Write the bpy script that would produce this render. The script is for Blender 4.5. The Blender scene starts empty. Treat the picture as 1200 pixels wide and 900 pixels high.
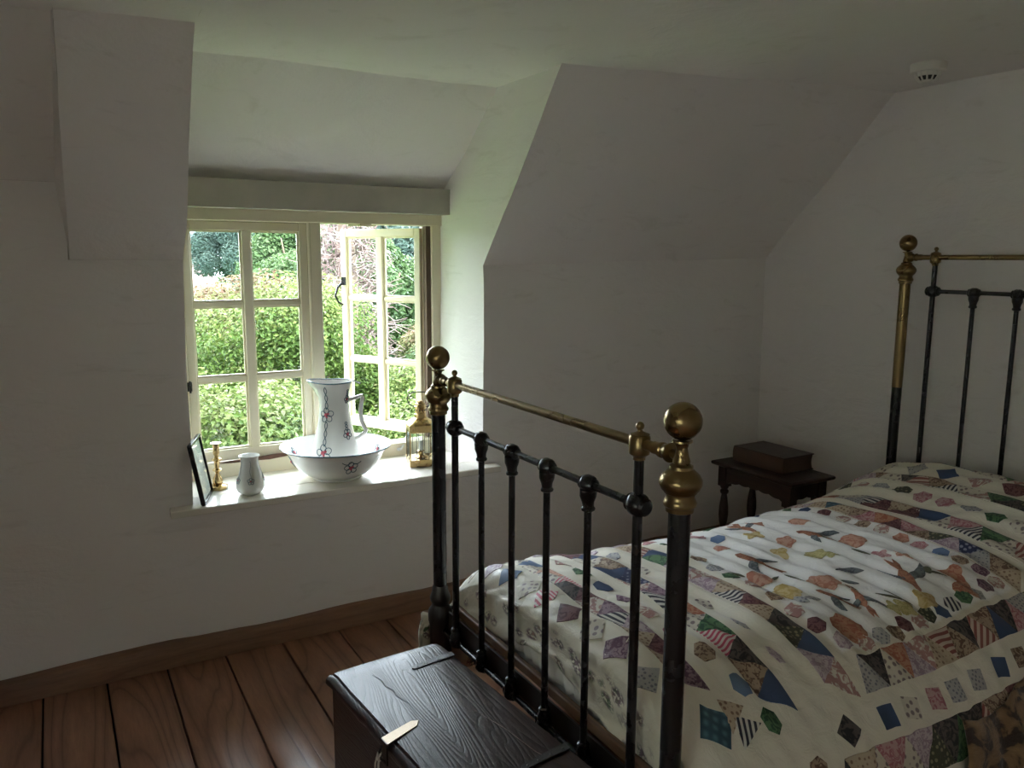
import bpy, bmesh, math, random
from mathutils import Vector, Matrix, noise
random.seed(7)
SC = bpy.context.scene
COL = SC.collection
PI = math.pi

# ------------------------------------------------------------------ camera
def make_camera():
    yaw, pit, rol = math.radians(29.9), math.radians(-8.9), math.radians(0.26)
    f = Vector((math.sin(yaw)*math.cos(pit), math.cos(yaw)*math.cos(pit), math.sin(pit)))
    r = f.cross(Vector((0, 0, 1))).normalized()
    u = r.cross(f)
    r2 = r*math.cos(rol) + u*math.sin(rol)
    u2 = -r*math.sin(rol) + u*math.cos(rol)
    cam = bpy.data.cameras.new('camera')
    cam.sensor_width = 36.0
    cam.lens = 940/1200*36.0
    cam.clip_start = 0.05
    cam.clip_end = 300
    o = bpy.data.objects.new('camera', cam)
    COL.objects.link(o)
    m = Matrix((r2, u2, -f)).transposed().to_4x4()
    m.translation = (0, 0, 1.5)
    o.matrix_world = m
    SC.camera = o
make_camera()

# ------------------------------------------------------------------ sky, sun, window portal, exposure
W = bpy.data.worlds.new('overcast_sky')
SC.world = W
W.use_nodes = True
bg = W.node_tree.nodes['Background']
bg.inputs[0].default_value = (0.78, 0.88, 1.0, 1)
bg.inputs[1].default_value = 14.0

def make_sun():
    l = bpy.data.lights.new('hazy_sun', 'SUN')
    l.energy = 8.0
    l.angle = math.radians(25)
    l.color = (1.0, 0.95, 0.82)
    o = bpy.data.objects.new('hazy_sun', l)
    COL.objects.link(o)
    d = Vector((-0.15, 0.72, -0.68))          # over the roof of the house, onto the garden
    o.rotation_euler = d.to_track_quat('-Z', 'Y').to_euler()
make_sun()

def make_portal(loc, w, h, rx, ry=0.0):
    l = bpy.data.lights.new('window_portal', 'AREA')
    l.shape = 'RECTANGLE'
    l.size, l.size_y = w, h
    l.cycles.is_portal = True
    o = bpy.data.objects.new('window_portal', l)
    COL.objects.link(o)
    o.location = loc
    o.rotation_euler = (rx, ry, 0)
make_portal((1.01, 3.50, 1.16), 1.14, 1.16, -PI/2)
make_portal((-1.50, -0.30, 1.325), 0.65, 1.4, 0, -PI/2)      # the added fill window, in the left wall beside the camera

SC.view_settings.view_transform = 'Standard'
SC.view_settings.look = 'None'
SC.view_settings.gamma = 1
SC.view_settings.use_curve_mapping = False
SC.view_settings.exposure = 0.95
SC.cycles.use_denoising = True
SC.cycles.max_bounces = 12
SC.cycles.diffuse_bounces = 8
SC.cycles.glossy_bounces = 4
SC.cycles.transmission_bounces = 6
SC.cycles.transparent_max_bounces = 16
SC.cycles.sample_clamp_indirect = 8
SC.cycles.caustics_reflective = False
SC.cycles.caustics_refractive = False

# ------------------------------------------------------------------ helpers: materials
def nmat(name):
    m = bpy.data.materials.new(name)
    m.use_nodes = True
    nt = m.node_tree
    return m, nt, nt.nodes['Principled BSDF']
def N(nt, kind, **kw):
    n = nt.nodes.new(kind)
    for k, v in kw.items():
        if k.startswith('i_'):
            n.inputs[k[2:].replace('_', ' ')].default_value = v
        else:
            setattr(n, k, v)
    return n
def ramp(nt, stops, fac):
    r = nt.nodes.new('ShaderNodeValToRGB')
    el = r.color_ramp.elements
    while len(el) < len(stops): el.new(0.5)
    for e, (p, c) in zip(el, stops):
        e.position = p
        e.color = (*c, 1)
    nt.links.new(fac, r.inputs[0])
    return r.outputs[0]
def mixc(nt, fac, a, b, mode='MIX'):
    n = nt.nodes.new('ShaderNodeMix')
    n.data_type = 'RGBA'
    n.blend_type = mode
    for s, v in ((0, fac), (6, a), (7, b)):
        if isinstance(v, bpy.types.NodeSocket): nt.links.new(v, n.inputs[s])
        elif s == 0: n.inputs[0].default_value = v
        else: n.inputs[s].default_value = (*v, 1)
    return n.outputs[2]
def bump(nt, p, h, strength, dist=0.01):
    b = N(nt, 'ShaderNodeBump')
    b.inputs['Strength'].default_value = strength
    b.inputs['Distance'].default_value = dist
    nt.links.new(h, b.inputs['Height'])
    nt.links.new(b.outputs[0], p.inputs['Normal'])
def coords(nt, kind='Object', scale=(1, 1, 1), rot=(0, 0, 0), rnd=False):
    tc = N(nt, 'ShaderNodeTexCoord')
    mp = N(nt, 'ShaderNodeMapping')
    mp.inputs['Scale'].default_value = scale
    mp.inputs['Rotation'].default_value = rot
    nt.links.new(tc.outputs[kind], mp.inputs[0])
    if rnd:
        oi = N(nt, 'ShaderNodeObjectInfo')
        mu = N(nt, 'ShaderNodeMath', operation='MULTIPLY')
        mu.inputs[1].default_value = 37.0
        nt.links.new(oi.outputs['Random'], mu.inputs[0])
        cb = N(nt, 'ShaderNodeCombineXYZ')
        for i in range(3): nt.links.new(mu.outputs[0], cb.inputs[i])
        nt.links.new(cb.outputs[0], mp.inputs['Location'])
    return mp.outputs[0]
def tex_noise(nt, co, scale, detail=4, rough=0.55, dist=0.0):
    n = N(nt, 'ShaderNodeTexNoise')
    n.inputs['Scale'].default_value = scale
    n.inputs['Detail'].default_value = detail
    n.inputs['Roughness'].default_value = rough
    n.inputs['Distortion'].default_value = dist
    nt.links.new(co, n.inputs['Vector'])
    return n.outputs[0]

def plain(name, col, rough=0.5, metal=0.0, var=0.12, nscale=8, bstr=0.15, bdist=0.002, rvar=0.1, coat=0.0):
    """a simple surface with cloudy colour and gloss variation"""
    m, nt, p = nmat(name)
    co = coords(nt)
    n = tex_noise(nt, co, nscale, 5)
    c = mixc(nt, n, tuple(x*(1-var) for x in col), tuple(min(1, x*(1+var)) for x in col))
    nt.links.new(c, p.inputs['Base Color'])
    r = N(nt, 'ShaderNodeMapRange')
    r.inputs['To Min'].default_value = max(0.02, rough-rvar)
    r.inputs['To Max'].default_value = min(1, rough+rvar)
    nt.links.new(n, r.inputs['Value'])
    nt.links.new(r.outputs[0], p.inputs['Roughness'])
    p.inputs['Metallic'].default_value = metal
    p.inputs['Coat Weight'].default_value = coat
    if bstr:
        bump(nt, p, tex_noise(nt, co, nscale*6, 3), bstr, bdist)
    return m

def m_plaster(name, col):
    m, nt, p = nmat(name)
    co = coords(nt)
    n1 = tex_noise(nt, co, 1.7, 5, 0.6, 0.4)
    n2 = tex_noise(nt, coords(nt, scale=(1, 1, 3.5)), 4.0, 6, 0.65, 1.2)
    c = mixc(nt, n1, tuple(x*0.94 for x in col), tuple(min(1, x*1.04) for x in col))
    st = ramp(nt, [(0.30, (0.86, 0.85, 0.83)), (0.42, (1, 1, 1))], n2)
    c = mixc(nt, 0.6, c, st, 'MULTIPLY')
    nt.links.new(c, p.inputs['Base Color'])
    p.inputs['Roughness'].default_value = 0.75
    h = N(nt, 'ShaderNodeMath', operation='ADD')
    nt.links.new(tex_noise(nt, coords(nt, scale=(1, 1, 2.2)), 5, 6, 0.6, 0.6), h.inputs[0])
    s = N(nt, 'ShaderNodeMath', operation='MULTIPLY')
    s.inputs[1].default_value = 0.10
    nt.links.new(tex_noise(nt, co, 90, 3), s.inputs[0])
    nt.links.new(s.outputs[0], h.inputs[1])
    bump(nt, p, h.outputs[0], 0.35, 0.02)
    return m

def m_wood(name, dark, light, rough, axis='Y', scale=1.0, bstr=0.25, coat=0.0, grain=14, rnd=True):
    """boards cut through the heart: stretched rings, pores and a few knots"""
    m, nt, p = nmat(name)
    sc = {'X': (0.35, 3.2, 3.2), 'Y': (3.2, 0.35, 3.2), 'Z': (3.2, 3.2, 0.35)}[axis]
    co = coords(nt, scale=tuple(s*scale for s in sc), rnd=rnd)
    field = tex_noise(nt, co, 1.1, 2, 0.45, 0.5)
    mu = N(nt, 'ShaderNodeMath', operation='MULTIPLY')
    mu.inputs[1].default_value = grain
    nt.links.new(field, mu.inputs[0])
    fr = N(nt, 'ShaderNodeMath', operation='PINGPONG')
    fr.inputs[1].default_value = 0.5
    nt.links.new(mu.outputs[0], fr.inputs[0])
    rings = ramp(nt, [(0.0, (0, 0, 0)), (0.10, (0.55, 0.55, 0.55)), (0.5, (1, 1, 1))], fr.outputs[0])
    fine = tex_noise(nt, coords(nt, scale=tuple(s*scale*6 for s in sc), rnd=rnd), 5, 4, 0.7)
    c = mixc(nt, rings, dark, light)
    c = mixc(nt, 0.45, c, ramp(nt, [(0.3, (0.55, 0.5, 0.45)), (0.65, (1.1, 1.08, 1.05))], fine), 'MULTIPLY')
    big = tex_noise(nt, coords(nt, rnd=rnd), 2.1, 3)
    c = mixc(nt, 0.5, c, ramp(nt, [(0.3, (0.62, 0.6, 0.58)), (0.7, (1.15, 1.1, 1.05))], big), 'MULTIPLY')
    nt.links.new(c, p.inputs['Base Color'])
    r = N(nt, 'ShaderNodeMapRange')
    r.inputs['To Min'].default_value = max(0.05, rough-0.1)
    r.inputs['To Max'].default_value = rough+0.14
    nt.links.new(big, r.inputs['Value'])
    nt.links.new(r.outputs[0], p.inputs['Roughness'])
    p.inputs['Coat Weight'].default_value = coat
    p.inputs['Coat Roughness'].default_value = 0.18
    a = N(nt, 'ShaderNodeMath', operation='ADD')
    nt.links.new(rings, a.inputs[0])
    nt.links.new(fine, a.inputs[1])
    bump(nt, p, a.outputs[0], bstr, 0.003)
    return m

M = {}
M['plaster'] = m_plaster('white_limewash_plaster', (0.80, 0.766, 0.742))
M['floor_oak'] = m_wood('waxed_dark_oak', (0.20, 0.092, 0.056), (0.38, 0.195, 0.125), 0.33, 'Y', 1.0, 0.22, 0.25)
M['skirting'] = m_wood('brown_painted_skirting', (0.19, 0.10, 0.058), (0.26, 0.145, 0.085), 0.5, 'X', 1.0, 0.15)
M['cream_paint'] = plain('old_cream_gloss_paint', (0.70, 0.63, 0.47), 0.38, var=0.07, nscale=5, bstr=0.2, bdist=0.003)
M['sill_paint'] = plain('cream_gloss_sill_paint', (0.78, 0.74, 0.66), 0.21, var=0.05, nscale=4, bstr=0.08, bdist=0.002, rvar=0.06)
M['beam_paint'] = plain('worn_cream_beam_paint', (0.66, 0.57, 0.42), 0.5, var=0.16, nscale=7, bstr=0.4, bdist=0.004)
M['bare_wood'] = plain('weathered_bare_wood', (0.12, 0.075, 0.05), 0.8, var=0.4, nscale=18, bstr=0.5)
M['black_iron'] = plain('black_japanned_iron', (0.012, 0.011, 0.012), 0.27, var=0.3, nscale=20, bstr=0.12, bdist=0.001, rvar=0.08)
M['rough_iron'] = plain('dull_black_angle_iron', (0.018, 0.013, 0.011), 0.45, var=0.4, nscale=20, bstr=0.3)
M['brass'] = plain('tarnished_brass', (0.26, 0.185, 0.085), 0.28, 1.0, 0.15, 12, 0.05, 0.001, 0.05)
M['bright_brass'] = plain('polished_brass', (0.50, 0.35, 0.16), 0.27, 1.0, 0.15, 16, 0.10, 0.001, 0.06)
M['chest'] = m_wood('black_brown_polished_chest_wood', (0.018, 0.008, 0.008), (0.036, 0.017, 0.015), 0.33, 'Y', 1.6, 0.22, 0.0, 48)
M['table_wood'] = m_wood('dark_stained_oak', (0.018, 0.008, 0.006), (0.042, 0.018, 0.013), 0.35, 'Y', 1.2, 0.25)
M['bedwood'] = m_wood('brown_bed_base_wood', (0.10, 0.055, 0.03), (0.19, 0.11, 0.06), 0.55, 'Y', 1.0, 0.2)
M['leather'] = plain('dark_brown_book_leather', (0.035, 0.014, 0.011), 0.42, var=0.35, nscale=30, bstr=0.4, bdist=0.001)
M['leather_worn'] = plain('rubbed_tan_leather', (0.07, 0.034, 0.02), 0.6, var=0.35, nscale=40, bstr=0.4, bdist=0.001)
M['china'] = plain('white_glazed_china', (0.80, 0.79, 0.76), 0.12, var=0.03, nscale=5, bstr=0.03, bdist=0.001, rvar=0.04)
M['china_blue'] = plain('blue_grey_transfer_line', (0.065, 0.125, 0.165), 0.2, var=0.2, nscale=60, bstr=0)
M['china_pink'] = plain('pink_transfer_flower', (0.60, 0.13, 0.17), 0.2, var=0.3, nscale=60, bstr=0)
M['white_plastic'] = plain('off_white_plastic', (0.72, 0.70, 0.65), 0.4, var=0.03, bstr=0)
M['dark_slot'] = plain('dark_slot', (0.03, 0.03, 0.03), 0.7, bstr=0)
M['pale_brass'] = plain('worn_pale_brass_plate', (0.40, 0.32, 0.24), 0.40, 0.9, 0.3, 30, 0.3, 0.001, 0.1)
M['black_frame'] = plain('black_frame_lacquer', (0.012, 0.012, 0.014), 0.22, bstr=0)
M['iron_white'] = plain('white_painted_iron', (0.62, 0.62, 0.62), 0.35, var=0.15, nscale=60)
M['gap_wood'] = plain('exposed_red_brown_wood', (0.13, 0.06, 0.04), 0.8, var=0.4, nscale=30, bstr=0.5)
M['rope'] = plain('pale_hemp_string', (0.50, 0.46, 0.40), 0.9, var=0.2, nscale=200, bstr=0.5)
M['wax'] = plain('white_candle_wax', (0.8, 0.78, 0.72), 0.4, bstr=0)
M['sheet'] = plain('white_cotton_sheet', (0.74, 0.72, 0.68), 0.85, var=0.05, nscale=10, bstr=0.3, bdist=0.004)

def m_glass():
    m = bpy.data.materials.new('old_window_glass')
    m.use_nodes = True
    nt = m.node_tree
    nt.nodes.clear()
    out = N(nt, 'ShaderNodeOutputMaterial')
    tr = N(nt, 'ShaderNodeBsdfTransparent')
    tr.inputs[0].default_value = (0.95, 0.97, 0.96, 1)
    gl = N(nt, 'ShaderNodeBsdfGlossy')
    gl.inputs['Roughness'].default_value = 0.02
    fr = N(nt, 'ShaderNodeFresnel')
    fr.inputs[0].default_value = 1.45
    b = N(nt, 'ShaderNodeBump')
    b.inputs['Strength'].default_value = 0.25
    b.inputs['Distance'].default_value = 0.01
    nt.links.new(tex_noise(nt, coords(nt), 4, 2), b.inputs['Height'])
    nt.links.new(b.outputs[0], gl.inputs['Normal'])
    mx = N(nt, 'ShaderNodeMixShader')
    ge = N(nt, 'ShaderNodeNewGeometry')
    inv = N(nt, 'ShaderNodeMath', operation='SUBTRACT')
    inv.inputs[0].default_value = 1.0
    nt.links.new(ge.outputs['Backfacing'], inv.inputs[1])
    pr = N(nt, 'ShaderNodeMath', operation='MULTIPLY')
    nt.links.new(fr.outputs[0], pr.inputs[0])
    nt.links.new(inv.outputs[0], pr.inputs[1])
    nt.links.new(pr.outputs[0], mx.inputs[0])
    nt.links.new(tr.outputs[0], mx.inputs[1])
    nt.links.new(gl.outputs[0], mx.inputs[2])
    nt.links.new(mx.outputs[0], out.inputs[0])
    return m
M['glass'] = m_glass()

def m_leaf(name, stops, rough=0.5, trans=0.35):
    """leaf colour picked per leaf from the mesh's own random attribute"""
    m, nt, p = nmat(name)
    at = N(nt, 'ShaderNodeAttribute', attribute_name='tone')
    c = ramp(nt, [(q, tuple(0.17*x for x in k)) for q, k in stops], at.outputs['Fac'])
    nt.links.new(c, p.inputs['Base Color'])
    p.inputs['Roughness'].default_value = rough
    p.inputs['Specular IOR Level'].default_value = 0.2
    tl = N(nt, 'ShaderNodeBsdfTranslucent')
    nt.links.new(c, tl.inputs[0])
    mx = N(nt, 'ShaderNodeMixShader')
    mx.inputs[0].default_value = trans
    nt.links.new(p.outputs[0], mx.inputs[1])
    nt.links.new(tl.outputs[0], mx.inputs[2])
    nt.links.new(mx.outputs[0], nt.nodes['Material Output'].inputs[0])
    return m
M['leaf_lime'] = m_leaf('lime_leaves', [(0, (0.15, 0.32, 0.05)), (0.4, (0.34, 0.58, 0.11)), (0.8, (0.64, 0.80, 0.20)), (1, (1.0, 1.0, 0.55))])
M['leaf_red'] = m_leaf('lime_and_copper_leaves', [(0, (0.26, 0.40, 0.12)), (0.35, (0.52, 0.62, 0.20)), (0.62, (0.80, 0.74, 0.34)), (1, (0.86, 0.42, 0.30))])
M['leaf_green'] = m_leaf('mid_green_leaves', [(0, (0.10, 0.24, 0.08)), (0.5, (0.26, 0.48, 0.15)), (1, (0.52, 0.72, 0.30))])
M['leaf_conifer'] = m_leaf('blue_green_needles', [(0, (0.20, 0.36, 0.30)), (0.6, (0.36, 0.56, 0.46)), (1, (0.55, 0.76, 0.62))])
M['twig'] = m_leaf('dead_pinkish_twigs', [(0, (0.45, 0.28, 0.24)), (0.6, (0.85, 0.62, 0.56)), (1, (1.2, 1.0, 0.95))], 0.8, 0.1)
M['bark'] = plain('grey_brown_bark', (0.12, 0.085, 0.06), 0.9, var=0.4, nscale=12, bstr=0.6, bdist=0.01)
M['grass'] = plain('rough_garden_grass', (0.13, 0.24, 0.05), 0.95, var=0.45, nscale=1.6, bstr=0.8, bdist=0.08)
M['render'] = plain('white_house_render', (0.50, 0.50, 0.49), 0.9, var=0.04)
M['slate'] = plain('grey_slate', (0.14, 0.16, 0.19), 0.7, var=0.2, nscale=3)
M['redtile'] = plain('faded_clay_tile', (0.26, 0.16, 0.14), 0.8, var=0.25, nscale=3)
M['stone'] = plain('weathered_outer_wall', (0.45, 0.42, 0.36), 0.9, var=0.2)

# ------------------------------------------------------------------ helpers: meshes and objects
class MB:
    def __init__(s):
        s.v, s.f = [], []
    def add(s, vs, fs):
        b = len(s.v)
        s.v += [tuple(v) for v in vs]
        s.f += [tuple(b+i for i in f) for f in fs]
        return s
    def box(s, lo, hi, mat=None):
        (a, b, c), (d, e, f) = lo, hi
        vs = [(a,b,c),(d,b,c),(d,e,c),(a,e,c),(a,b,f),(d,b,f),(d,e,f),(a,e,f)]
        if mat: vs = [mat @ Vector(v) for v in vs]
        return s.add(vs, [(0,3,2,1),(4,5,6,7),(0,1,5,4),(1,2,6,5),(2,3,7,6),(3,0,4,7)])
    def lathe(s, prof, c=(0,0,0), seg=24, axis='Z', sx=1.0, sy=1.0, wob=None, cap=True):
        """prof: (radius, height) pairs, bottom to top"""
        vs, n = [], seg
        for r, h in prof:
            for i in range(n):
                a = 2*PI*i/n
                k = 1.0 if wob is None else wob(a, h)
                x, y, z = r*k*math.cos(a)*sx, r*k*math.sin(a)*sy, h
                if axis == 'Y': x, y, z = x, z, y
                if axis == 'X': x, y, z = z, x, y
                vs.append((c[0]+x, c[1]+y, c[2]+z))
        fs = []
        for j in range(len(prof)-1):
            for i in range(n):
                a, b = j*n+i, j*n+(i+1) % n
                fs.append((a, b, b+n, a+n) if axis != 'Y' else (a, a+n, b+n, b))
        if cap and prof[0][0] > 1e-6:
            q = tuple(range(n))
            fs.append(tuple(reversed(q)) if axis != 'Y' else q)
        if cap and prof[-1][0] > 1e-6:
            q = tuple((len(prof)-1)*n+i for i in range(n))
            fs.append(q if axis != 'Y' else tuple(reversed(q)))
        return s.add(vs, fs)
    def ball(s, c, r, seg=24, rings=14, sz=1.0, wob=None):
        return s.lathe([(max(1e-5, r*math.sin(PI*i/rings)), -r*sz*math.cos(PI*i/rings)) for i in range(rings+1)], c, seg, wob=wob)
    def tube(s, pts, r, seg=10, cap=True, sq=None):
        pts = [Vector(p) for p in pts]
        rs = r if isinstance(r, (list, tuple)) else [r]*len(pts)
        vs, fs = [], []
        up = None
        for i, p in enumerate(pts):
            d = (pts[min(i+1, len(pts)-1)] - pts[max(i-1, 0)]).normalized()
            if up is None:
                up = Vector((0, 0, 1)) if abs(d.z) < 0.9 else Vector((1, 0, 0))
            x = d.cross(up).normalized()
            y = x.cross(d).normalized()
            up = y
            for k in range(seg):
                a = 2*PI*k/seg
                sx = sq if sq else 1.0
                vs.append(p + x*rs[i]*math.cos(a)*sx + y*rs[i]*math.sin(a))
        for i in range(len(pts)-1):
            for k in range(seg):
                a, b = i*seg+k, i*seg+(k+1) % seg
                fs.append((a, b, b+seg, a+seg))
        if cap:
            fs.append(tuple(reversed(range(seg))))
            fs.append(tuple((len(pts)-1)*seg+k for k in range(seg)))
        return s.add(vs, fs)
    def prism(s, poly, lo, hi, axis='Z', mat=None):
        """poly in the two other axes (xy for Z, xz for Y, yz for X)"""
        def P(a, b, h):
            v = {'Z': (a, b, h), 'Y': (a, h, b), 'X': (h, a, b)}[axis]
            return mat @ Vector(v) if mat else v
        n = len(poly)
        vs = [P(a, b, lo) for a, b in poly] + [P(a, b, hi) for a, b in poly]
        fs = [tuple(reversed(range(n))), tuple(range(n, 2*n))] + [(i, (i+1) % n, (i+1) % n+n, i+n) for i in range(n)]
        return s.add(vs, fs)

def finish(me, smooth):
    bm = bmesh.new()
    bm.from_mesh(me)
    bmesh.ops.recalc_face_normals(bm, faces=bm.faces)
    bm.to_mesh(me)
    bm.free()
    if smooth:
        me.polygons.foreach_set('use_smooth', [True]*len(me.polygons))
        me.set_sharp_from_angle(angle=math.radians(38))

def obj(name, mb, m, parent=None, smooth=True, bevel=0.0, recalc=True):
    me = bpy.data.meshes.new(name)
    me.from_pydata([tuple(v) for v in mb.v], [], mb.f)
    if recalc: finish(me, smooth)
    elif smooth: me.polygons.foreach_set('use_smooth', [True]*len(me.polygons))
    mat = M[m] if isinstance(m, str) else m
    me.materials.append(mat)
    o = bpy.data.objects.new(name, me)
    COL.objects.link(o)
    if parent: 
        o.parent = parent
        pl = parent
        off = Vector((0, 0, 0))
        while pl:
            off += pl.location
            pl = pl.parent
        if not parent.get('local'):
            me.transform(Matrix.Translation(-off))
    if bevel:
        b = o.modifiers.new('bevel', 'BEVEL')
        b.width = bevel
        b.segments = 2
        b.limit_method = 'ANGLE'
        b.angle_limit = math.radians(40)
    return o
def thing(name, label, cat, loc=(0, 0, 0), group=None):
    o = bpy.data.objects.new(name, None)
    o.empty_display_size = 0.05
    COL.objects.link(o)
    o.location = loc
    return tag(o, label, cat, group)
def tag(o, label, cat, group=None):
    o['label'] = label
    o['category'] = cat
    if group: o['group'] = group
    return o
def setting(name, label=None, loc=None):
    o = bpy.data.objects.new(name, None)
    COL.objects.link(o)
    if loc: o.location = loc
    o['kind'] = 'structure'
    if label: o['label'] = label
    return o
def structure(o, label=None):
    o['kind'] = 'structure'
    if label: o['label'] = label
    return o
def instance(src, loc, rotz=0.0, scale=(1, 1, 1), label=None):
    r = src.copy()
    COL.objects.link(r)
    r.location = loc
    r.rotation_euler = (0, 0, rotz)
    r.scale = scale
    if label: r['label'] = label
    for ch in list(src.children):
        c = ch.copy()
        COL.objects.link(c)
        c.parent = r
    return r

# ------------------------------------------------------------------ the room shell
def zceil(x, y=0):
    t = min(1, max(0, (x-1.4)/1.9))
    return 2.167 + 0.068*t
def wob(p, a=0.010):
    v = Vector(p)
    n = noise.noise_vector(v*1.9 + Vector((3.1, 1.7, 9.2)))
    n2 = noise.noise_vector(v*6.5 + Vector((13.1, 5.7, 2.2)))
    return v + n*a + n2*a*0.28
def grid(mb, A, B, C_, D_, nu, nv, a=0.010, keep=None):
    """bilinear patch A-B-C-D, hand-laid plaster waviness"""
    A, B, C_, D_ = map(Vector, (A, B, C_, D_))
    vs = []
    for j in range(nv+1):
        for i in range(nu+1):
            u, v = i/nu, j/nv
            p = (A*(1-u)+B*u)*(1-v) + (D_*(1-u)+C_*u)*v
            vs.append(wob(p, a))
    fs = []
    for j in range(nv):
        for i in range(nu):
            k = j*(nu+1)+i
            fs.append((k, k+1, k+nu+2, k+nu+1))
    mb.add(vs, fs)
    return mb

XL, XR, YB = -1.3, 3.3, -1.5
# window wall: left of the window, under the sill, right of the window
w = MB()
grid(w, (XL,3.05,0), (0.065,3.05,0), (0.065,3.05,1.741), (XL,3.05,1.741), 24, 30)
grid(w, (0.065,3.05,0), (0.392,3.05,0), (0.418,3.05,1.487), (0.065,3.05,1.487), 8, 30)
grid(w, (0.392,3.05,0), (1.61,3.05,0), (1.61,3.05,0.575), (0.392,3.05,0.575), 22, 10)
grid(w, (1.61,3.05,0), (XR,3.05,0), (XR,3.05,1.51), (1.61,3.05,1.467), 30, 28)
structure(obj('wall_window', w, 'plaster', recalc=False), 'white plastered window wall with sloping ceiling above')
# sloping ceilings under the roof
w = MB()
grid(w, (1.61,3.05,1.467), (XR,3.05,1.51), (XR,2.359,2.235), (1.61,2.453,2.180), 30, 18)
structure(obj('wall_slope_right', w, 'plaster', recalc=False), 'sloping plaster under the roof right of the window')
w = MB()
grid(w, (0.070,3.05,1.487), (0.418,3.05,1.487), (0.424,2.58,2.167), (0.062,2.62,2.167), 10, 18, 0.012)
structure(obj('wall_slope_left', w, 'plaster', recalc=False), 'proud block of sloping plaster left of the window')
w = MB()
grid(w, (XL,3.05,1.741), (0.045,3.05,1.741), (0.058,2.65,2.167), (XL,2.65,2.167), 24, 12, 0.008)
structure(obj('wall_slope_far_left', w, 'plaster', recalc=False), 'shaded sloping plaster at the far left')
w = MB()
grid(w, (0.045,3.05,1.741), (0.070,3.05,1.487), (0.062,2.62,2.167), (0.058,2.65,2.167), 6, 18, 0.008)
structure(obj('wall_block_side', w, 'plaster', recalc=False))
# dormer cheeks and dormer ceiling
def fan(mb, pts, a=0.010, n=26):
    """planar-ish quad strip between two polylines"""
    (L, Rr) = pts
    rows = []
    def samp(P, t):
        s = t*(len(P)-1)
        i = min(int(s), len(P)-2)
        return Vector(P[i]).lerp(Vector(P[i+1]), s-i)
    vs = []
    m = 14
    for j in range(n+1):
        a_, b_ = samp(L, j/n), samp(Rr, j/n)
        for i in range(m+1):
            vs.append(wob(a_.lerp(b_, i/m), a))
    fs = [(j*(m+1)+i, j*(m+1)+i+1, (j+1)*(m+1)+i+1, (j+1)*(m+1)+i) for j in range(n) for i in range(m)]
    mb.add(vs, fs)
w = MB()
fan(w, ([(1.61,3.05,0.56),(1.61,3.05,1.00),(1.61,3.05,1.467),(1.61,2.76,1.815),(1.61,2.453,2.180)],
        [(1.555,3.44,0.56),(1.555,3.44,1.16),(1.555,3.44,1.76),(1.60,3.19,1.96),(1.61,2.93,2.180)]), 0.010)
structure(obj('wall_dormer_right', w, 'plaster', recalc=False), 'bright dormer cheek right of the window')
w = MB()
fan(w, ([(0.392,3.05,0.56),(0.40,3.05,1.00),(0.418,3.05,1.487),(0.42,2.82,1.83),(0.424,2.58,2.167)],
        [(0.452,3.44,0.56),(0.452,3.44,1.16),(0.452,3.44,1.76),(0.44,3.19,1.96),(0.43,2.93,2.167)]), 0.008)
structure(obj('wall_dormer_left', w, 'plaster', recalc=False))
w = MB()
grid(w, (0.43,3.42,1.755), (1.60,3.42,1.745), (1.64,2.93,2.172), (0.40,2.93,2.170), 26, 14, 0.010)
structure(obj('ceiling_dormer', w, 'plaster', recalc=False), 'sloping dormer ceiling over the window')
# main ceiling
w = MB()
def cz(p):
    return (p[0], p[1], zceil(p[0]))
for (x0, x1, y1a, y1b, n) in ((XL,0.062,2.76,2.76,20), (0.062,0.424,2.72,2.68,8), (0.424,1.61,2.95,2.95,22)):
    grid(w, cz((x0,YB)), cz((x1,YB)), cz((x1,y1b)), cz((x0,y1a)), n, 40)
grid(w, cz((1.61,YB)), cz((XR+.02,YB)), cz((XR+.02,2.37)), cz((1.61,2.47)), 30, 40)
structure(obj('ceiling', w, 'plaster', recalc=False), 'low uneven white plaster ceiling')
# headboard wall
w = MB()
grid(w, (XR,YB,0), (XR,2.359,0), (XR,2.359,2.26), (XR,YB,2.26), 36, 24)
grid(w, (XR,2.359,0), (XR,3.06,0), (XR,3.06,1.50), (XR,2.359,2.26), 8, 24)
structure(obj('wall_right', w, 'plaster', recalc=False), 'plain plaster wall behind the headboard')
A0, A1, AZ0, AZ1 = -1.00, 0.40, 1.00, 1.65      # opening of the added fill window
w = MB()
for (y0, y1, z0, z1) in ((YB,A0,0,2.2),(A1,3.06,0,2.2),(A0,A1,0,AZ0),(A0,A1,AZ1,2.2)):
    grid(w, (XL,y0,z0), (XL,y1,z0), (XL,y1,z1), (XL,y0,z1), 8, 8, 0.004)
structure(obj('wall_left', w, 'plaster', recalc=False))
w = MB()
grid(w, (XL,YB,0), (XR,YB,0), (XR,YB,2.26), (XL,YB,2.26), 20, 12)
structure(obj('wall_back', w, 'plaster', recalc=False))
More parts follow.
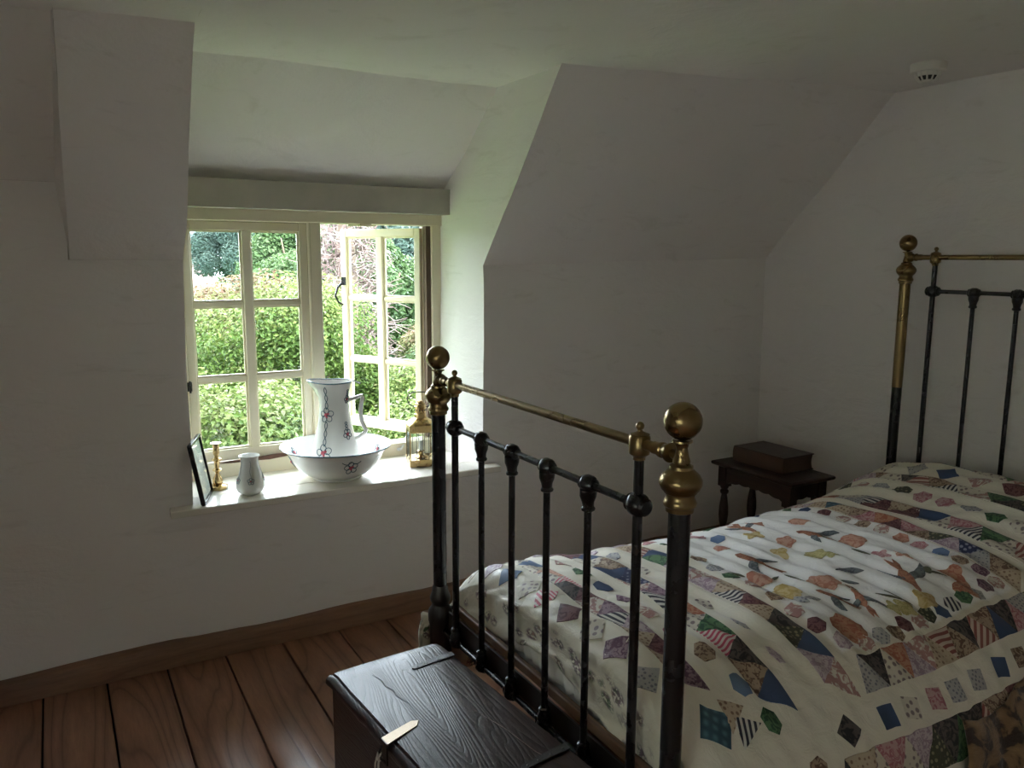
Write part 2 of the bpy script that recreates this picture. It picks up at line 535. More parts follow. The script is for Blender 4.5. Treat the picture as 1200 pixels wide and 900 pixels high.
# outer shell of the house: keeps daylight to the window
w = MB()
w.box((-1.6,3.47,-2.6), (0.47,3.56,1.80)).box((1.545,3.47,-2.6), (3.6,3.56,1.80))
w.box((0.47,3.47,-2.6), (1.545,3.56,0.57)).box((-1.6,3.30,1.69), (3.6,3.56,2.45) if False else (3.6,3.56,1.80))
w.box((-1.6,-1.8,2.42), (3.6,3.56,2.5)).box((3.42,-1.8,-0.2), (3.6,3.56,2.5)).box((-1.6,-1.8,-0.2), (3.6,-1.65,2.5)).box((-1.6,-1.8,-0.3), (3.6,3.56,-0.12))
w.box((-1.6,-1.8,-0.2), (-1.32,A0,2.5)).box((-1.6,A1,-0.2), (-1.32,3.56,2.5)).box((-1.6,A0,-0.2), (-1.32,A1,AZ0)).box((-1.6,A0,AZ1), (-1.32,A1,2.5))
w.box((-1.6,3.50,1.74), (3.6,3.56,2.5))
w.box((0.20,3.50,1.80), (1.85,3.90,1.86))          # unseen eaves board, added to keep high sky off the dormer cheek
structure(obj('wall_outer', w, 'stone', smooth=False))
structure(obj('wall_sky_block', MB().box((-4.9,-9.0,-2.6), (-4.4,3.2,3.9)), 'stone', smooth=False), 'unseen stone wall added beside the house to dim the fill window')  # added wall, hides most of the sky from the fill window
wb = setting('fill_window', 'plain cream window added in the left wall beside the camera for fill light', (-1.5, -0.3, AZ0))  # unseen window added as a source of soft fill light
f_ = MB()
for (y0, y1, z0, z1) in ((A0,A0+.05,AZ0,AZ1),(A1-.05,A1,AZ0,AZ1),(A0+.05,A1-.05,AZ0,AZ0+.05),(A0+.05,A1-.05,AZ1-.05,AZ1),(-.32,-.28,AZ0+.05,AZ1-.05)):
    f_.box((-1.50,y0,z0), (-1.44,y1,z1))
obj('frame', f_, 'cream_paint', wb, bevel=0.003)
for y0, y1 in ((A0+.05,-.32),(-.28,A1-.05)):
    obj('pane', MB().box((-1.472,y0,AZ0+.05), (-1.468,y1,AZ1-.05)), 'glass', wb, smooth=False)

# ------------------------------------------------------------------ floor boards, skirting
fl = setting('floor', 'wide dark waxed oak floorboards')
sub = MB().box((XL-0.1,YB-0.1,-0.09), (XR+0.1,3.1,-0.03))
obj('subfloor', sub, 'dark_slot', fl, smooth=False)
edges = [-1.3,-1.09,-0.88,-0.68,-0.50,-0.315,-0.12,0.08,0.279,0.484,0.70,0.922,1.13,1.34,1.56,1.77,1.99,2.21,2.42,2.64,2.86,3.08,3.3]
for i, (a, b) in enumerate(zip(edges, edges[1:])):
    g = 0.0035
    d = random.uniform(-0.0015, 0.0015)
    sk = random.uniform(-0.004, 0.004)
    mb = MB()
    vs = []
    n = 10
    for j in range(n+1):
        y = YB + (3.04-YB)*j/n
        e1 = noise.noise(Vector((i*3.7, y*1.5, 0)))*0.003
        e2 = noise.noise(Vector((i*3.7+3.7, y*1.5, 0)))*0.003
        cup = 0.0012
        vs += [(a+g+e1, y, -0.03), (a+g+e1, y, d-0.003), (a+g+0.004+e1, y, d), ((a+b)/2, y, d-cup), (b-g-0.004+e2, y, d), (b-g+e2, y, d-0.003), (b-g+e2, y, -0.03)]
    fs = []
    for j in range(n):
        for k in range(6):
            q = j*7+k
            fs.append((q, q+1, q+8, q+7))
    fs += [tuple(range(7)), tuple(n*7+k for k in reversed(range(7)))]
    mb.add(vs, fs)
    obj('floor_board', mb, 'floor_oak', fl)

def skirt(name, x0, x1, lab=None):
    mb = MB()
    n = 60
    vs = []
    for j in range(n+1):
        x = x0+(x1-x0)*j/n
        h = 0.088 + noise.noise(Vector((x*2.1, 0, 0)))*0.014 + noise.noise(Vector((x*14, 2, 0)))*0.004
        yb = 3.014 + noise.noise(Vector((x*1.3, 5, 0)))*0.006
        vs += [(x, 3.06, 0), (x, yb, 0), (x, yb-0.001, h-0.012), (x, yb+0.005, h-0.003), (x, yb+0.012, h), (x, 3.07, h)]
    fs = [(j*6+k, j*6+k+1, j*6+k+7, j*6+k+6) for j in range(n) for k in range(5)]
    fs += [tuple(range(6)), tuple(reversed([n*6+k for k in range(6)]))]
    mb.add(vs, fs)
    return structure(obj(name, mb, 'skirting'), lab)
skirt('baseboard_window', XL, XR, 'low brown skirting board along the window wall')
mb = MB().box((3.262,YB,0), (3.32,3.02,0.085))
structure(obj('baseboard_right', mb, 'skirting', bevel=0.004))

# ------------------------------------------------------------------ window sill
sl = setting('trim_1', 'glossy cream window sill board', (1.0, 3.2, 0.575))
def sillboard(poly, z0=0.575, z1=0.602, bev=0.005):
    return obj('sill_board', MB().prism(poly, z0, z1), 'sill_paint', sl, bevel=bev)
sillboard([(0.318,2.984),(1.665,2.982),(1.672,3.045),(1.60,3.048),(1.60,3.118),(0.405,3.135),(0.402,3.05),(0.322,3.05)])
sillboard([(0.405,3.137),(1.60,3.120),(1.57,3.43),(0.44,3.43)], 0.575, 0.6015, 0.001)

# ------------------------------------------------------------------ window: fixed left light, right light standing open
wd = setting('window_1', 'cream painted casement window, right half open', (1.0, 3.42, 0.6))
YF, YK = 3.395, 3.465
lint = MB()
vs = []
n = 24
for j in range(n+1):
    x = 0.435+(1.60-0.435)*j/n
    w1 = noise.noise(Vector((x*3, 8, 0)))*0.006
    top = 1.752 - 0.014*(j/n) + w1*0.6
    bot = 1.716 - 0.012*(j/n) + noise.noise(Vector((x*9, 3, 0)))*0.002
    vs += [(x, 3.45, bot), (x, 3.352+w1*0.5, bot), (x, 3.348+w1*0.5, bot+0.006), (x, 3.352+w1, top-0.006), (x, 3.358, top), (x, 3.45, top)]
fs = [(j*6+k, j*6+(k+1) % 6, (j+1)*6+(k+1) % 6, (j+1)*6+k) for j in range(n) for k in range(6)]
fs += [tuple(range(6)), tuple(reversed([n*6+k for k in range(6)]))]
lint.add(vs, fs)
obj('lintel_board', lint, 'beam_paint', wd)
obj('frame_head', MB().box((0.435,3.372,1.643), (1.57,YK,1.708)), 'cream_paint', wd, bevel=0.004)
obj('frame_jamb', MB().box((0.425,YF-0.01,0.66), (0.458,YK,1.645)), 'cream_paint', wd, bevel=0.003)
obj('frame_jamb', MB().box((1.497,YF+0.035,0.66), (1.522,YK,1.645)).box((1.522,YF-0.012,0.60), (1.575,YK,1.645)), 'cream_paint', wd, bevel=0.003)
obj('hinge_rebate', MB().box((1.499,YF+0.002,0.668), (1.5215,YF+0.036,1.642)), 'bare_wood', wd)
obj('mullion', MB().box((0.967,YF-0.006,0.655), (1.014,YK,1.645)).box((0.958,YF-0.012,0.69), (0.969,YF+0.01,1.645)), 'cream_paint', wd, bevel=0.004)
obj('frame_bottom', MB().box((0.435,YF-0.018,0.598), (1.57,YK,0.660)).box((0.435,YK-0.01,0.585),(1.57,YK+0.06,0.62)), 'cream_paint', wd, bevel=0.004)
# worn strip where the paint has broken away under the left light
obj('worn_strip', MB().prism([(0.545,0.6615),(0.62,0.668),(0.70,0.670),(0.80,0.676),(0.90,0.672),(0.955,0.668),(0.955,0.660),(0.84,0.662),(0.76,0.655),(0.68,0.658),(0.60,0.6585)], YF-0.0195, YF-0.012, 'Y'), 'gap_wood', wd)

def casement(w_, h_, T, name='casement', hw=0.034, mid=0.036, bar=0.020, bot=0.045, top=0.036):
    """a 2 x 3 light casement in local coordinates (x to the right, z up, y = 0 inner face); T places it"""
    th = 0.040
    c = MB()
    def bx(x0, x1, z0, z1, y0=0.0, y1=th): c.box((x0,y0,z0), (x1,y1,z1), T)
    bx(0, hw, 0, h_); bx(w_-hw, w_, 0, h_)
    bx(hw, w_-hw, h_-top, h_); bx(hw, w_-hw, 0, bot)
    xm = w_/2
    bx(xm-mid/2, xm+mid/2, bot, h_-top, -0.002, th-0.006)
    ph = (h_-top-bot-2*bar)/3
    zs = []
    for k in range(3):
        z0 = bot+k*(ph+bar)
        zs.append(z0)
        if k < 2:
            bx(hw, xm-mid/2, z0+ph, z0+ph+bar, 0.006, th-0.006)
            bx(xm+mid/2, w_-hw, z0+ph, z0+ph+bar, 0.006, th-0.006)
    # inner moulding round each pane
    cas = obj(name, c, 'cream_paint', wd, bevel=0.003)
    for k in range(3):
        for (x0, x1) in ((hw, xm-mid/2), (xm+mid/2, w_-hw)):
            z0, z1 = zs[k], zs[k]+ph
            b = MB()
            mw = 0.007
            for (a0, a1, c0, c1) in ((x0,x0+mw,z0,z1),(x1-mw,x1,z0,z1),(x0+mw,x1-mw,z0,z0+mw),(x0+mw,x1-mw,z1-mw,z1)):
                b.box((a0,0.013,c0), (a1,0.027,c1), T)
            obj('glazing_bead', b, 'cream_paint', cas, bevel=0.0015)
            g = MB().box((x0+0.001,0.0185,z0+0.001), (x1-0.001,0.0215,z1-0.001), T)
            obj('pane', g, 'glass', cas, smooth=False)
    return cas
casement(0.500, 0.977, Matrix.Translation((0.459,3.402,0.665)))
th = math.radians(61)
TO = Matrix.Translation((1.500,3.440,0.672)) @ Matrix.Rotation(-th, 4, 'Z') @ Matrix.Translation((-0.484,-0.02,0))
cas2 = casement(0.484, 0.962, TO)
# hinges, catch handle on the open light, catch on the mullion, stay
h = MB()
h.tube([TO @ Vector((0.010,-0.004,0.60)), TO @ Vector((0.004,-0.030,0.615)), TO @ Vector((-0.004,-0.040,0.645)), TO @ Vector((0.002,-0.028,0.685)), TO @ Vector((0.014,-0.010,0.705))], [0.005,0.005,0.0055,0.006,0.007], 8)
h.box((0.006,-0.006,0.695), (0.030,0.001,0.735), TO)
obj('catch_handle', h, 'black_iron', cas2)
h = MB()
h.tube([TO @ Vector((0.045,-0.004,0.225)), TO @ Vector((0.09,-0.022,0.228)), TO @ Vector((0.125,-0.024,0.222))], 0.004, 8)
obj('pull', h, 'black_iron', cas2)
obj('striking_plate', MB().box((1.008,YF+0.01,1.400), (1.018,YF+0.035,1.420)).tube([(1.014,YF+0.02,1.41),(1.034,YF+0.025,1.404)], [0.006,0.002], 8), 'black_iron', wd)
h = MB()
h.tube([(1.445,3.44,0.70),(1.42,3.425,0.692),(1.40,3.410,0.678),(1.388,3.40,0.655),(1.365,3.385,0.648),(1.352,3.375,0.634),(1.338,3.368,0.632)], [0.006,0.006,0.007,0.006,0.007,0.006,0.007], 8, sq=1.5)
obj('stay_handle', h, 'iron_white', wd)
h = MB()
h.tube([(0.462,3.378,0.963),(0.462,3.372,0.985),(0.462,3.378,1.010)], 0.004, 8)
h.box((0.452,3.384,0.968), (0.470,3.390,1.005))
obj('hinge', h, 'black_iron', wd)
h = MB()
h.box((1.14,3.40,1.636), (1.26,3.43,1.6445)).box((1.18,3.36,1.634), (1.23,3.40,1.6445))
obj('top_stop', h, 'cream_paint', wd, bevel=0.002)

# ------------------------------------------------------------------ the iron and brass bedstead
XF, XH = 0.994, 3.20
YN, YW = 1.097, 2.174            # near side, window side
bed = thing('bedstead', 'black iron and brass bedstead with ball finials and upright spindles', 'bed', (XF, 1.635, 0))

# correct vertical order: (height below the ball centre, radius)
BR = [(0.036,0.019),(0.039,0.0195),(0.042,0.013),(0.051,0.0105),(0.066,0.0135),(0.075,0.0165),(0.080,0.0155),(0.084,0.022),(0.090,0.0225),(0.093,0.026),(0.101,0.035),(0.110,0.0402),(0.119,0.0405),(0.129,0.036),(0.133,0.0315),(0.135,0.031),(0.137,0.0275),(0.143,0.0265),(0.149,0.029),(0.154,0.0315),(0.160,0.0305),(0.163,0.027),(0.171,0.0265)]
def post(x, y, zb, foot=True, brass_sleeve=None):
    z0 = zb - 0.171
    o = obj('post', MB().lathe([(0.021,0.46),(0.021,0.93),(0.021,z0+0.008)], (x,y,0), 24), 'black_iron', bed)
    f = MB()
    f.lathe([(0.013,0.062),(0.018,0.075),(0.020,0.12),(0.026,0.20),(0.034,0.235),(0.036,0.262),(0.033,0.285),(0.0335,0.36),(0.038,0.378),(0.0385,0.398),(0.036,0.412),(0.027,0.425),(0.026,0.433),(0.031,0.442),(0.0325,0.452),(0.029,0.462),(0.0255,0.472),(0.024,0.486),(0.021,0.492)], (x,y,0), 28)
    obj('post_casting', f, 'rough_iron', o)
    s = -1 if foot else 1
    c = MB().lathe([(0.001,-0.011),(0.026,-0.011),(0.030,-0.007),(0.030,0.007),(0.026,0.011),(0.001,0.011)], (x+s*0.012,y,0.031), 20, 'Y')
    for q in (-0.018, 0.018):
        c.tube([(x,y,0.07),(x+s*0.004,y+q,0.048),(x+s*0.012,y+q,0.031)], 0.005, 8)
    obj('castor', c, 'brass', o)
    if brass_sleeve:
        obj('brass_sleeve', MB().lathe([(0.0216,brass_sleeve),(0.0220,brass_sleeve+0.1),(0.0222,z0+0.004)], (x,y,0), 24), 'brass', o)
    v = MB().lathe([(0.0222, z0-0.002)] + [(r, zb-h) for h, r in reversed(BR)], (x,y,0), 36)
    obj('vase_collar', v, 'brass', o)
    obj('ball_finial', MB().ball((x,y,zb), 0.0357, 36, 20), 'brass', o)
    return o
for y in (YW, YN): post(XF, y, 1.206)
for y in (YW, YN): post(XH, y, 1.572, False, 0.95)

def lumpy(n, k):
    return lambda a, h: 1+k*math.cos(n*a)*math.cos(h*180)
def knuckle(mb, x, y, z, r=0.023):
    """cast joint ball with ribs"""
    mb.lathe([(max(1e-5, r*math.sin(PI*i/12)), -r*math.cos(PI*i/12)) for i in range(13)], (x,y,z), 20, 'X', wob=lambda a, h: 1+0.07*math.cos(6*a))
    mb.lathe([(r*0.55,-r*1.15),(r*0.75,-r*0.95),(r*0.62,-r*0.7)], (x,y,z), 16, 'Y')
    mb.lathe([(r*0.62,r*0.7),(r*0.75,r*0.95),(r*0.55,r*1.15)], (x,y,z), 16, 'Y')
def end_frame(x, zr, zi, zb, ys, top):
    """brass top rail, iron middle rail, bottom rod and uprights between two posts"""
    r = MB()
    r.tube([(x,YW-0.018,zr),(x,YN+0.040,zr)], 0.0105, 16)
    o = obj('brass_rail', r, 'brass', bed)
    e = MB().lathe([(0.0125,0.0),(0.0125,0.018),(0.0155,0.021),(0.0155,0.026),(0.013,0.029),(0.0150,0.038),(0.0195,0.045),(0.0195,0.049),(0.012,0.052)], (x,0,zr), 20, 'Y')
    e2 = MB()
    e2.add([(a, YN+0.078-b, c) for a, b, c in e.v], e.f)
    e2.tube([(x,YN+0.030,zr),(x,YN+0.008,zr-0.004)], 0.009, 10)
    obj('rail_end', e2, 'brass', o)
    e3 = MB().add([(a, YW-0.066+b, c) for a, b, c in e.v], e.f)
    e3.tube([(x,YW-0.02,zr),(x,YW-0.008,zr-0.004)], 0.009, 10)
    obj('rail_end', e3, 'brass', o)
    obj('iron_rail', MB().tube([(x,ys[0],zi),(x,ys[-1],zi)], 0.0085, 12), 'black_iron', bed)
    obj('bottom_rod', MB().tube([(x,ys[0]+0.10,zb),(x,ys[-1]-0.10,zb)], 0.0085, 12), 'black_iron', bed)
    for i, y in enumerate(ys):
        tall = i in (0, len(ys)-1)
        if tall:
            u = obj('upright', MB().tube([(x,y,zb),(x,y,zr-0.02)], 0.0102, 12), 'black_iron', bed)
            k = MB(); knuckle(k, x, y, zi, 0.025)
            obj('joint', k, 'black_iron', u)
            t = MB().lathe([(0.0125,-0.034),(0.0125,-0.029),(0.015,-0.026),(0.0205,-0.022),(0.0215,-0.016),(0.0215,0.012),(0.019,0.0155),(0.020,0.018),(0.012,0.021),(0.0055,0.024),(0.0050,0.027)], (x,y,zr), 22)
            t.ball((x,y,zr+0.034), 0.0088, 14, 8)
            obj('rail_tee', t, 'brass', u)
        else:
            u = obj('spindle', MB().tube([(x,y,zb),(x,y,zi)], 0.0086, 12), 'black_iron', bed)
            k = MB(); knuckle(k, x, y, zi, 0.021)
            k.lathe([(0.0105,-0.062),(0.0150,-0.059),(0.0155,-0.054),(0.0125,-0.050),(0.0140,-0.040),(0.0185,-0.028),(0.0195,-0.012)], (x,y,zi), 18, wob=lumpy(5, 0.07))
            obj('joint', k, 'black_iron', u)
        k = MB(); knuckle(k, x, y, zb, 0.020)
        k.lathe([(0.018,0.010),(0.0175,0.022),(0.013,0.034),(0.0150,0.038),(0.0145,0.043),(0.010,0.047)], (x,y,zb), 18, wob=lumpy(5, 0.07))
        obj('foot_joint', k, 'black_iron', u)
end_frame(XF, 1.140, 1.013, 0.352, [2.060,1.895,1.727,1.560,1.391,1.220], 0)
end_frame(XH, 1.512, 1.372, 0.352, [2.045,1.872,1.703,1.534,1.365,1.215], 0)
# angle irons across both ends and along the sides
for x0, s in ((XF+0.012, 1), (XH-0.012, -1)):
    a = MB().box((min(x0,x0+s*0.006),YN+0.015,0.352), (max(x0,x0+s*0.006),YW-0.015,0.412))
    a.box((min(x0,x0+s*0.04),YN+0.015,0.352), (max(x0,x0+s*0.04),YW-0.015,0.358))
    obj('cross_iron', a, 'rough_iron', bed)
for y0, s in ((YN-0.005, 1), (YW+0.005, -1)):
    a = MB().box((XF,min(y0,y0+s*0.006),0.352), (XH,max(y0,y0+s*0.006),0.412))
    a.box((XF,min(y0,y0+s*0.04),0.352), (XH,max(y0,y0+s*0.04),0.358))
    obj('side_iron', a, 'rough_iron', bed)
for i in range(9):
    x = 1.13+i*0.245
    obj('slat', MB().box((x,YN+0.002,0.359), (x+0.07,YW-0.002,0.376)), 'bedwood', bed, bevel=0.003)
obj('end_board', MB().box((XF+0.022,YN+0.045,0.4125), (XF+0.040,YW-0.045,0.440)), 'bedwood', bed, bevel=0.004)

# mattress
def rounded_slab(x0, x1, y0, y1, z0, z1, r):
    mb = MB()
    n = 10
    prof = []
    for k in range(7):
        a = PI/2*k/6
        prof.append((r*(1-math.sin(a)), z0+r*(1-math.cos(a))))
    for k in range(7):
        a = PI/2*k/6
        prof.append((r*(1-math.cos(a)), z1-r*(1-math.sin(a))))
    rings = []
    for off, z in prof:
        a0, a1, b0, b1 = x0+off, x1-off, y0+off, y1-off
        rr = 0.06
        ring = []
        for (cx, cy, st) in ((a1-rr,b1-rr,0),(a0+rr,b1-rr,1),(a0+rr,b0+rr,2),(a1-rr,b0+rr,3)):
            for q in range(6):
                t = PI/2*(st+q/5)
                ring.append((cx+rr*math.cos(t), cy+rr*math.sin(t), z))
        rings.append(ring)
    L = len(rings[0])
    fs = [(j*L+i, j*L+(i+1) % L, (j+1)*L+(i+1) % L, (j+1)*L+i) for j in range(len(rings)-1) for i in range(L)]
    fs += [tuple(reversed(range(L))), tuple((len(rings)-1)*L+i for i in range(L))]
    return mb.add([p for r_ in rings for p in r_], fs)
mat = obj('mattress', rounded_slab(1.060, 3.17, YN+0.03, YW-0.03, 0.379, 0.468, 0.03), 'sheet')
tag(mat, 'white mattress on the bed slats under the patchwork quilt', 'mattress')

fr = MB()
vs = []
nn = 120
for i in range(nn+1):
    y = YN+0.17+(YW-YN-0.40)*i/nn
    for j in range(7):
        z = 0.515-j*0.0135-0.006*math.sin(i*0.55)*j/6
        vs.append((1.0495-0.004*math.sin(i*0.9+j*0.4)*j/6, y, z))
fr.add(vs, [(i*7+j, i*7+j+1, i*7+j+8, i*7+j+7) for i in range(nn) for j in range(6)])
o = obj('bed_sheet', fr, 'sheet')
so = o.modifiers.new('thickness', 'SOLIDIFY'); so.thickness = 0.002
tag(o, 'white sheet edge hanging below the quilt at the foot of the bed', 'sheet')

# ------------------------------------------------------------------ the patchwork quilt
def lerp(a, b, t): return a+(b-a)*t
def sm(a, b, t):
    t = max(0.0, min(1.0, (t-a)/(b-a)))
    return t*t*(3-2*t)
def interp(tab, x):
    if x <= tab[0][0]: return tab[0][1]
    for (a, p), (b, q) in zip(tab, tab[1:]):
        if x <= b:
            t = (x-a)/(b-a); t = t*t*(3-2*t)
            return p+(q-p)*t
    return tab[-1][1]
ZTAB = [(1.03,.612),(1.12,.625),(1.5,.60),(1.9,.585),(2.3,.60),(2.6,.615),(2.85,.67),(3.0,.70),(3.14,.67)]
def mk(side):
    pts = [(0.0, 0.0)] + [(.53*i/40, -.14*(i/40)**4) for i in range(1, 41)]
    pts += [(.565,-.20),(.585,-.26),(.597,-.33),(.60,-.40),(.603,-.47)] if side > 0 else [(.565,-.185),(.595,-.24),(.62,-.31),(.64,-.38),(.65,-.46)]
    out = [(0.0, 0.0, 0.0)]
    s = 0
    for (a, b), (c, d) in zip(pts, pts[1:]):
        s += math.hypot(c-a, d-b)
        out.append((s, c, d))
    return out
PROF = {1: mk(1), -1: mk(-1)}
def cross(v):
    sd = 1 if v >= 0 else -1
    P = PROF[sd]
    a = abs(v)
    if a >= P[-1][0]: return sd*P[-1][1], P[-1][2]
    lo, hi = 0, len(P)-1
    while hi-lo > 1:
        m = (lo+hi)//2
        if P[m][0] <= a: lo = m
        else: hi = m
    t = (a-P[lo][0])/(P[hi][0]-P[lo][0])
    return sd*lerp(P[lo][1], P[hi][1], t), lerp(P[lo][2], P[hi][2], t)
YC, QX, QR = 1.635, 1.035, .035
def fold(u, v):
    w = .0045*math.sin(u*78+1.1*math.sin(v*5+u*3)+2.2*math.sin(v*2.3+1))
    w += .0035*math.sin(u*47+v*9+1.5*math.sin(v*7))
    w += .003*math.sin(u*19-v*23+1.3*math.sin(u*11+v*4))
    w += .0018*math.sin(u*120+v*31+2*math.sin(u*9-v*13))
    w *= 1-.55*sm(.25, .6, -v)
    w += .004*math.sin(v*14+u*5)*sm(.5, .9, abs(v))
    return w
def Q(u, v, lift=0.0):
    """point of the quilt: u = cloth distance from the foot fold, v = from the bed's centre line (+ to the window)"""
    dy, dz = cross(v)
    L = QR*PI/2
    if u >= L: x, dr = QX+QR+(u-L), 0.0
    elif u >= 0:
        a = (1-u/L)*PI/2
        x, dr = QX+QR-QR*math.sin(a), QR*(1-math.cos(a))
    else: x, dr = QX, QR-u
    z0 = interp(ZTAB, x)
    hang = sm(.57, .66, v)
    if u < L and hang > 0:
        x = lerp(x, QX+QR+(u-L)*.58, hang)
        dr *= 1-hang
    f = fold(u, v)
    side = sm(.5, .62, abs(v))
    z = z0+dz-dr+(f+lift)*(1-side)
    y = YC+dy+(1 if v > 0 else -1)*(f*0.9+lift)*side
    if u < 0:
        x -= (f*.8+lift)*(1-hang)
    elif u < L:
        x -= lift*(1-u/L)*(1-hang)
    return (x, y, z)

def m_quilt():
    m, nt, p = nmat('cream_quilt_cotton')
    co = coords(nt, 'UV')
    n = tex_noise(nt, co, 3, 4)
    c = mixc(nt, n, (0.72, 0.67, 0.55), (0.80, 0.76, 0.65))
    # printed sprigs on the outer chintz border
    vo = N(nt, 'ShaderNodeTexVoronoi')
    vo.inputs['Scale'].default_value = 17
    vo.inputs['Randomness'].default_value = 0.75
    nt.links.new(co, vo.inputs['Vector'])
    blot = ramp(nt, [(0.34, (1, 1, 1)), (0.50, (0, 0, 0))], vo.outputs['Distance'])
    fine = ramp(nt, [(0.44, (0, 0, 0)), (0.49, (1, 1, 1))], tex_noise(nt, co, 80, 3, 0.6))
    mm = mixc(nt, 1.0, blot, fine, 'MULTIPLY')
    tone = ramp(nt, [(0.35, (0.09, 0.15, 0.08)), (0.5, (0.25, 0.16, 0.20)), (0.62, (0.17, 0.15, 0.10)), (0.75, (0.40, 0.16, 0.16))], tex_noise(nt, co, 30, 1))
    at = N(nt, 'ShaderNodeAttribute', attribute_name='border')
    fac = N(nt, 'ShaderNodeMath', operation='MULTIPLY')
    nt.links.new(mm, fac.inputs[0])
    nt.links.new(at.outputs['Fac'], fac.inputs[1])
    c = mixc(nt, fac.outputs[0], c, tone)
    # the brighter middle field
    at2 = N(nt, 'ShaderNodeAttribute', attribute_name='field')
    c = mixc(nt, at2.outputs['Fac'], c, (0.87, 0.86, 0.83))
    nt.links.new(c, p.inputs['Base Color'])
    p.inputs['Roughness'].default_value = 0.48
    p.inputs['Sheen Weight'].default_value = 0.15
    # quilting stitches: a lattice of shallow seams, and crumple
    w1 = N(nt, 'ShaderNodeTexWave')
    w1.bands_direction = 'DIAGONAL'
    w1.inputs['Scale'].default_value = 9
    w1.inputs['Distortion'].default_value = 1.5
    nt.links.new(co, w1.inputs['Vector'])
    a = N(nt, 'ShaderNodeMath', operation='ADD')
    nt.links.new(tex_noise(nt, co, 22, 5, 0.6, 1.0), a.inputs[0])
    s = N(nt, 'ShaderNodeMath', operation='MULTIPLY')
    s.inputs[1].default_value = 0.25
    nt.links.new(w1.outputs['Fac'], s.inputs[0])
    nt.links.new(s.outputs[0], a.inputs[1])
    bump(nt, p, a.outputs[0], 0.5, 0.008)
    return m
M['quilt'] = m_quilt()

quilt = thing('patchwork_quilt', 'cream patchwork quilt of printed triangles, hexagons, diamonds, flowers and birds', 'quilt', (2.1, 1.635, 0.5))
U0, U1, V0, V1, DU = -0.165, 2.125, -0.99, 0.93, 0.0105
nu, nv = int((U1-U0)/DU), int((V1-V0)/DU)
vs, uvs, bord, field = [], [], [], []
for i in range(nu+1):
    u = U0+(U1-U0)*i/nu
    for j in range(nv+1):
        v = V0+(V1-V0)*j/nv
        hem = 0.008*math.sin(v*26)+0.006*math.sin(v*61+1)
        uu = u if u > 0 else u*(1-sm(.57,.52,v)*(0.10+0.38*math.exp(-((v+.02)/.22)**2))+hem/0.165*0.7)
        vs.append(Q(uu, v))
        uvs.append((u, v))
        bord.append(1.0 if (u < -0.004 or v < -0.86 or (v > 0.66)) else 0.0)
        du = min(u-.625, 1.385-u); dv = .435-abs(v)
        field.append(1.0 if min(du, dv) > 0 else 0.0)
fs = []
for i in range(nu):
    for j in range(nv):
        a = i*(nv+1)+j
        x, y, z = vs[a]
        if uvs[a][0] < 0.03 and (uvs[a][1] < -0.545 or 0.545 < uvs[a][1] < 0.572): continue
        if uvs[a][1] > 0.53 and x < 1.05 and abs(x-XF) < .06 and abs(y-YW) < .052 and z > 0.45: continue
        fs.append((a, a+nv+1, a+nv+2, a+1))
me = bpy.data.meshes.new('quilt_cloth')
me.from_pydata(vs, [], fs)
ul = me.uv_layers.new(name='uv')
li = [0]*len(me.loops)
me.loops.foreach_get('vertex_index', li)
ul.data.foreach_set('uv', [c for k in li for c in uvs[k]])
for nm, data in (('border', bord), ('field', field)):
    at = me.attributes.new(nm, 'FLOAT', 'POINT')
    at.data.foreach_set('value', data)
me.polygons.foreach_set('use_smooth', [True]*len(me.polygons))
me.materials.append(M['quilt'])
me.transform(Matrix.Translation(-Vector(quilt.location)))
qc = bpy.data.objects.new('quilt_cloth', me)
COL.objects.link(qc)
qc.parent = quilt
so = qc.modifiers.new('thickness', 'SOLIDIFY')
so.thickness = 0.006
so.offset = -1

# printed cottons for the patches
def m_print(name, a, b, kind, sc=1.0):
    m, nt, p = nmat(name)
    co = coords(nt, 'UV')
    if kind == 'stripe':
        w_ = N(nt, 'ShaderNodeTexWave')
        w_.inputs['Scale'].default_value = 22*sc
        nt.links.new(co, w_.inputs['Vector'])
        f = ramp(nt, [(0.45, (0, 0, 0)), (0.55, (1, 1, 1))], w_.outputs['Fac'])
    elif kind == 'dots':
        v_ = N(nt, 'ShaderNodeTexVoronoi')
        v_.inputs['Scale'].default_value = 75*sc
        v_.inputs['Randomness'].default_value = 0.35
        nt.links.new(co, v_.inputs['Vector'])
        f = ramp(nt, [(0.26, (1, 1, 1)), (0.36, (0, 0, 0))], v_.outputs['Distance'])
    elif kind == 'plaid':
        w1 = N(nt, 'ShaderNodeTexWave')
        w1.inputs['Scale'].default_value = 14*sc
        nt.links.new(co, w1.inputs['Vector'])
        w2 = N(nt, 'ShaderNodeTexWave')
        w2.bands_direction = 'Y'
        w2.inputs['Scale'].default_value = 14*sc
        nt.links.new(co, w2.inputs['Vector'])
        x = N(nt, 'ShaderNodeMath', operation='MULTIPLY')
        nt.links.new(w1.outputs['Fac'], x.inputs[0])
        nt.links.new(w2.outputs['Fac'], x.inputs[1])
        f = x.outputs[0]
    elif kind == 'floral':
        f = ramp(nt, [(0.44, (0, 0, 0)), (0.52, (1, 1, 1))], tex_noise(nt, co, 70*sc, 2, 0.5, 1.5))
    else:
        f = tex_noise(nt, co, 12, 4)
    c = mixc(nt, f, a, b)
    nt.links.new(c, p.inputs['Base Color'])
    p.inputs['Roughness'].default_value = 0.6
    bump(nt, p, tex_noise(nt, co, 40, 4), 0.35, 0.004)
    return m
CR = (0.66, 0.62, 0.52)
